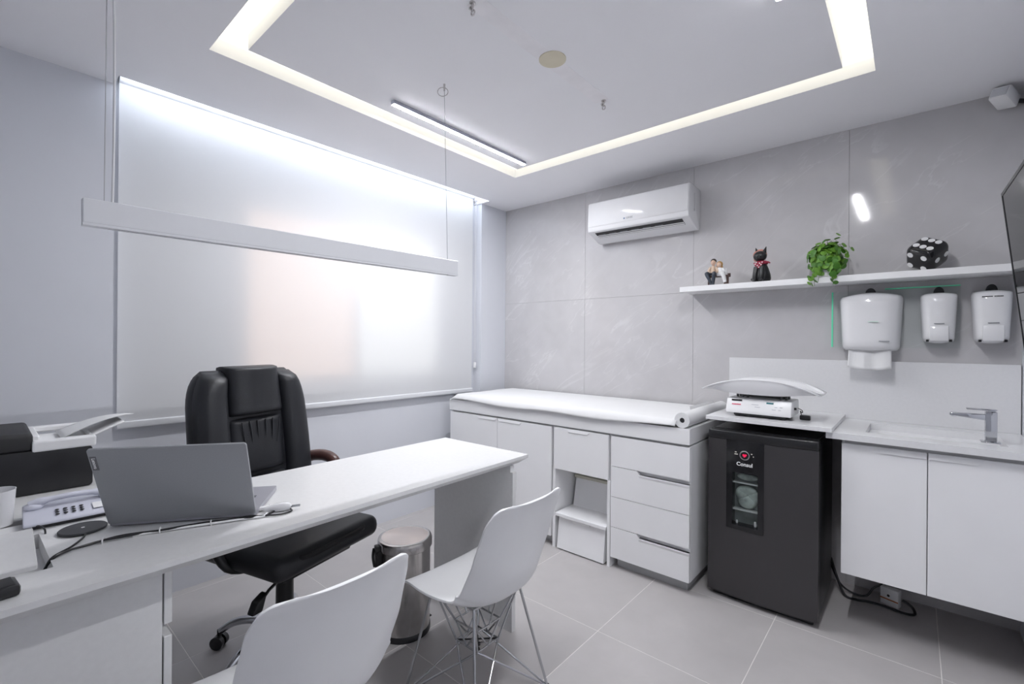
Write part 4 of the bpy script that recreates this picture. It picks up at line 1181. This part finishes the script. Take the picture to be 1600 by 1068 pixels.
# ------------------------------------------------------------ moulded shell chairs
def shell_chair(label, loc, rz):
    t = thing('shell_chair', label, 'chair', loc, rz, 'white shell chairs in front of the desk')
    prof = [(.215, .428), (.200, .436), (.165, .438), (.10, .430), (.03, .421), (-.04, .417), (-.10, .420), (-.145, .433), (-.180, .465), (-.200, .515), (-.214, .575), (-.228, .64), (-.244, .705), (-.260, .765), (-.272, .805), (-.278, .818)]
    C = spline([Vector((0, a, b_)) for a, b_ in prof], 4)
    n = len(C) - 1
    W = [(0, .150), (.03, .185), (.08, .212), (.2, .228), (.38, .232), (.5, .226), (.6, .215), (.72, .212), (.84, .204), (.92, .187), (.97, .158), (1, .118)]
    K = [(0, .000), (.08, .010), (.2, .030), (.38, .060), (.5, .082), (.6, .072), (.72, .048), (.84, .036), (.93, .022), (1, .012)]
    def interp(T, v):
        for (a, x), (b_, y) in zip(T, T[1:]):
            if v <= b_:
                s = (v - a) / (b_ - a); s = s * s * (3 - 2 * s) * .5 + s * .5
                return x + (y - x) * s
        return T[-1][1]
    NU = 25
    b = BM(); V = []
    for j in range(n + 1):
        v = j / n
        tg = (C[min(j + 1, n)] - C[max(j - 1, 0)]).normalized()
        nr = Vector((1, 0, 0)).cross(tg)
        if nr.z < 0 and v < .4: nr = -nr
        if v >= .4 and nr.y < 0: nr = -nr
        w, k = interp(W, v), interp(K, v)
        row = []
        for i in range(NU):
            s = i / (NU - 1) * 2 - 1
            row.append(b.verts.new(C[j] + Vector((s * w, 0, 0)) + nr * k * abs(s) ** 2.6))
        V.append(row)
    for j in range(n):
        for i in range(NU - 1): b.faces.new((V[j][i], V[j][i + 1], V[j + 1][i + 1], V[j + 1][i]))
    o = obj('seat_shell', b, W_SHELL, t, smooth=80); solidify(o, .008, 0)
    bv = o.modifiers.new('bev', 'BEVEL'); bv.width = .002; bv.segments = 2; bv.limit_method = 'ANGLE'; bv.angle_limit = R(60)
    # wire base
    r_ = .0052; fx, fy = .200, .195; F = [(fx, fy + .01, .006), (-fx, fy + .01, .006), (-fx, -fy + .01, .006), (fx, -fy + .01, .006)]
    S = [(.125, .130, .420), (-.125, .130, .420), (-.125, -.095, .412), (.125, -.095, .412)]
    lr, ur = .058, .062
    Lw = [(lr, .01 + lr, .205), (-lr, .01 + lr, .205), (-lr, .01 - lr, .205), (lr, .01 - lr, .205)]
    Up = [(ur, .01 + ur, .285), (-ur, .01 + ur, .285), (-ur, .01 - ur, .285), (ur, .01 - ur, .285)]
    for i in range(4):
        b = BM(); f = F[i]
        tube(b, [S[i], f], r_, 8); tube(b, [f, Lw[(i + 1) % 4]], r_ * .8, 8); tube(b, [f, Lw[(i - 1) % 4]], r_ * .8, 8)
        lg = obj('wire_leg', b, WIRE, t)
        b = BM(); cyl(b, (f[0], f[1], 0), (f[0], f[1], .012), .011, .008, 12); obj('glide', b, BLACK, lg)
    b = BM()
    tube(b, Lw, r_ * .8, 8, True); tube(b, Up, r_ * .8, 8, True)
    for i in range(4):
        j = (i + 1) % 4
        mid = tuple((Vector(Lw[i]) + Vector(Lw[j])) / 2); midu = tuple((Vector(Up[i]) + Vector(Up[j])) / 2)
        tube(b, [S[i], Up[i]], r_ * .8, 6); tube(b, [S[i], Lw[i]], r_ * .8, 6)
        tube(b, [Up[i], mid], r_ * .7, 6); tube(b, [Up[j], mid], r_ * .7, 6)
        tube(b, [midu, tuple((Vector(S[i]) + Vector(S[j])) / 2)], r_ * .7, 6)
    obj('wire_cradle', b, WIRE, t)
    b = BM(); tube(b, [S[0], S[1], S[2], S[3]], .006, 8, True); tube(b, [S[0], S[2]], .006, 8); tube(b, [S[1], S[3]], .006, 8); obj('seat_bracket', b, WIRE, t)
    b = BM(); cyl(b, (0, .01, .205), (0, .01, .172), .003, n=8); ball(b, (0, .01, .162), .012, 14, 10); tube(b, [Lw[0], (0, .01, .205), Lw[2]], r_ * .7, 6); tube(b, [Lw[1], (0, .01, .205), Lw[3]], r_ * .7, 6); obj('centre_knob', b, BLACK, t)
    t.scale = (.945, .945, .945)
    return t
shell_chair('white shell chair with wire legs standing by the end of the desk', (-1.212, 1.225, 0), R(90))
shell_chair('white shell chair in the foreground, cut off by the bottom picture edge', (-1.195, .536, 0), R(90))

# ------------------------------------------------------------ office chair
oc = thing('office_chair', 'black leather executive office chair behind the desk', 'chair', (-1.975, .858, 0), R(-74))
# local: +y forward
def cushion(b, x0, x1, y0, y1, z0, z1, bev): box(b, x0, x1, y0, y1, z0, z1, bev, 5)
bm = BM(); cushion(bm, -.262, .262, -.235, .265, .440, .530, .040); st_ = obj('seat_cushion', bm, LEATHER, oc, smooth=60)
bm = BM(); tube(bm, spline([(-.245, .15, .505), (-.15, .262, .506), (0, .272, .508), (.15, .262, .506), (.245, .15, .505)], 5), .010, 8); obj('piping', bm, SEAM, st_)
bm = BM(); box(bm, -.17, .17, -.14, .18, .395, .428, .008, 2); obj('seat_pan', bm, BLACK, oc)
# backrest: three vertical rolls with panels, curved profile
BP = [(-.215, .47), (-.245, .58), (-.262, .70), (-.275, .84), (-.295, .98), (-.315, 1.10), (-.325, 1.185)]
def back_surf(b, xa, xb, va, vb, th, bulge, topround=0.0, nu=10, nv=22):
    C = spline([Vector((0, a, b_)) for a, b_ in BP], 8); n = len(C) - 1
    def P(v):
        f = max(0, min(1, v)) * n; i = min(int(f), n - 1); return C[i].lerp(C[i + 1], f - i)
    def fn(u, v):
        a = u * 2 * math.pi
        # closed loop cross-section (superellipse) in x / thickness
        cx_ = (xa + xb) / 2; w = (xb - xa) / 2
        ca_, sa_ = math.cos(a), math.sin(a)
        e = .45
        px = math.copysign(abs(ca_) ** e, ca_); py = math.copysign(abs(sa_) ** e, sa_)
        vv = va + (vb - va) * v
        endk = min(1, (min(v, 1 - v) / .06)) ** .5 if v not in (0, 1) else 0.02
        kw = 1 - .0 * v
        p = P(vv)
        if topround:
            w2 = w * (1 - topround * max(0, (v - .72) / .28) ** 2.4)
            cx2 = cx_ * (1 - topround * .6 * max(0, (v - .72) / .28) ** 2.4)
        else: w2, cx2 = w, cx_
        taper = 1.0 - .10 * vv
        return Vector(((cx2 + px * w2) * taper, p.y + .5 * th + py * .5 * th * (.35 + .65 * endk) + (bulge * (1 - abs(px) ** 2) * endk if py > 0 else 0), p.z))
    V = grid(b, fn, 40, nv, closed_u=True)
    b.faces.new(V[0][::-1]); b.faces.new(V[-1])
bm = BM(); back_surf(bm, -.275, .275, .0, .955, .085, .0, .22); obj('back_shell', bm, LEATHER, oc, smooth=70)
for xa, xb, va, vb, tr in ((-.272, -.135, .02, .935, .25), (.135, .272, .02, .935, .25)):
    bm = BM(); back_surf(bm, xa, xb, va, vb, .110, .022, tr); obj('side_bolster', bm, LEATHER, oc, smooth=70)
for va, vb, th, bu in ((.0, .36, .105, .018), (.365, .655, .098, .020), (.66, 1.0, .118, .022)):
    bm = BM(); back_surf(bm, -.134, .134, va, vb, th, bu); obj('back_pad', bm, LEATHER, oc, smooth=70)
bm = BM()
for i, x in enumerate((-.09, -.055, -.02, .02, .055, .09)):
    z_ = .935 - (i % 2) * .02
    tube(bm, spline([(x, -.172, .955), (x * .92, -.166, z_ - .02), (x * .8, -.164, z_ - .09)], 4), [.003, .003, .0036, .0036, .003, .003, .002, .0015, .001], 6)
tag(obj('pleat', bm, LEATHER, oc), kind='stuff')
for s in (-1, 1):
    bm = BM(); tube(bm, spline([(s * .290, -.27, .690), (s * .308, -.22, .724), (s * .312, -.14, .736), (s * .310, -.08, .726), (s * .306, -.05, .700)], 5), [.018] + [.027] * 18 + [.024, .016], 12); arm = obj('armrest', bm, WOOD_R, oc)
    bm = BM(); tube(bm, spline([(s * .305, -.06, .700), (s * .298, -.05, .58), (s * .262, .0, .46), (s * .16, .02, .425)], 5), .016, 10); obj('arm_support', bm, BLACK, arm)
    bm = BM(); ball(bm, (s * .298, -.255, .684), .030, sc=(1, 1.2, .9)); obj('arm_pad', bm, LEATHER, arm)
bm = BM(); cyl(bm, (0, -.02, .39), (0, -.02, .32), .026, n=20); cyl(bm, (0, -.02, .32), (0, -.02, .10), .034, .036, 20); cyl(bm, (0, -.02, .12), (0, -.02, .075), .046, .040, 20); obj('gas_lift', bm, BLACK, oc)
bm = BM(); box(bm, -.09, .09, -.13, .10, .372, .398, .006, 2); obj('tilt_mechanism', bm, BLACK, oc)
bm = BM(); tube(bm, [(.10, .10, .385), (.19, .13, .375), (.225, .14, .36)], [.006, .006, .006], 8); prism(bm, [(.215, .385), (.255, .365), (.275, .325), (.235, .325)], .122, .158, 'y', .006, 2); obj('tilt_lever', bm, BLACK, oc)
for k in range(5):
    a = R(72 * k + 5)
    dx, dy = math.cos(a), math.sin(a)
    bm = BM()
    pts = [(.03 * dx, -.02 + .03 * dy, .105), (.12 * dx, -.02 + .12 * dy, .122), (.21 * dx, -.02 + .21 * dy, .110), (.275 * dx, -.02 + .275 * dy, .070)]
    tube(bm, spline(pts, 6), [.021 - .008 * i / 18 for i in range(19)], 10); lg = obj('chrome_leg', bm, CHROME, oc)
    px, py = .280 * dx, -.02 + .280 * dy
    bm = BM()
    tx, ty = -dy, dx
    for s in (-1, 1):
        cyl(bm, (px + tx * .006 * s, py + ty * .006 * s, .027), (px + tx * .024 * s, py + ty * .024 * s, .027), .027, n=18)
    cyl(bm, (px, py, .03), (px, py, .075), .009, n=10); obj('caster', bm, BLACK, lg)

# ------------------------------------------------------------ power strip and cable below the sink
pb = thing('power_strip', 'white power socket block on the floor below the sink', 'socket block', (-.082, 3.00, 0), R(-20))
bm = BM(); box(bm, -.035, .040, -.02, .018, 0, .085, .004, 2); obj('block', bm, W_PLA, pb)
bm = BM(); box(bm, -.0345, .0395, -.0206, -.019, .028, .034); obj('stripe', bm, ORANGE, pb, smooth=None)
bm = BM(); cyl(bm, (.0, -.021, .05), (.0, -.019, .05), .006, n=12); obj('socket_hole', bm, BLACK, pb)
def part_cord(parent, pts, r):
    p0 = Vector(parent.location)
    b = BM(); tube(b, spline([Vector(p) - p0 for p in pts], 8), r, 8); return obj('power_cord', b, BLACK, parent)
part_cord(fr, [(-.33, 3.0, .16), (-.30, 2.97, .08), (-.26, 2.93, .012), (-.21, 2.925, .008), (-.17, 2.94, .008), (-.11, 2.945, .008), (-.03, 2.93, .008), (.01, 2.95, .008), (.0, 2.975, .03), (-.035, 2.985, .045)], .006)
part_cord(fr, [(-.33, 3.0, .13), (-.29, 2.98, .05), (-.24, 2.99, .010), (-.18, 2.995, .010), (-.15, 3.02, .05), (-.12, 3.03, .075), (-.10, 3.02, .088)], .005)
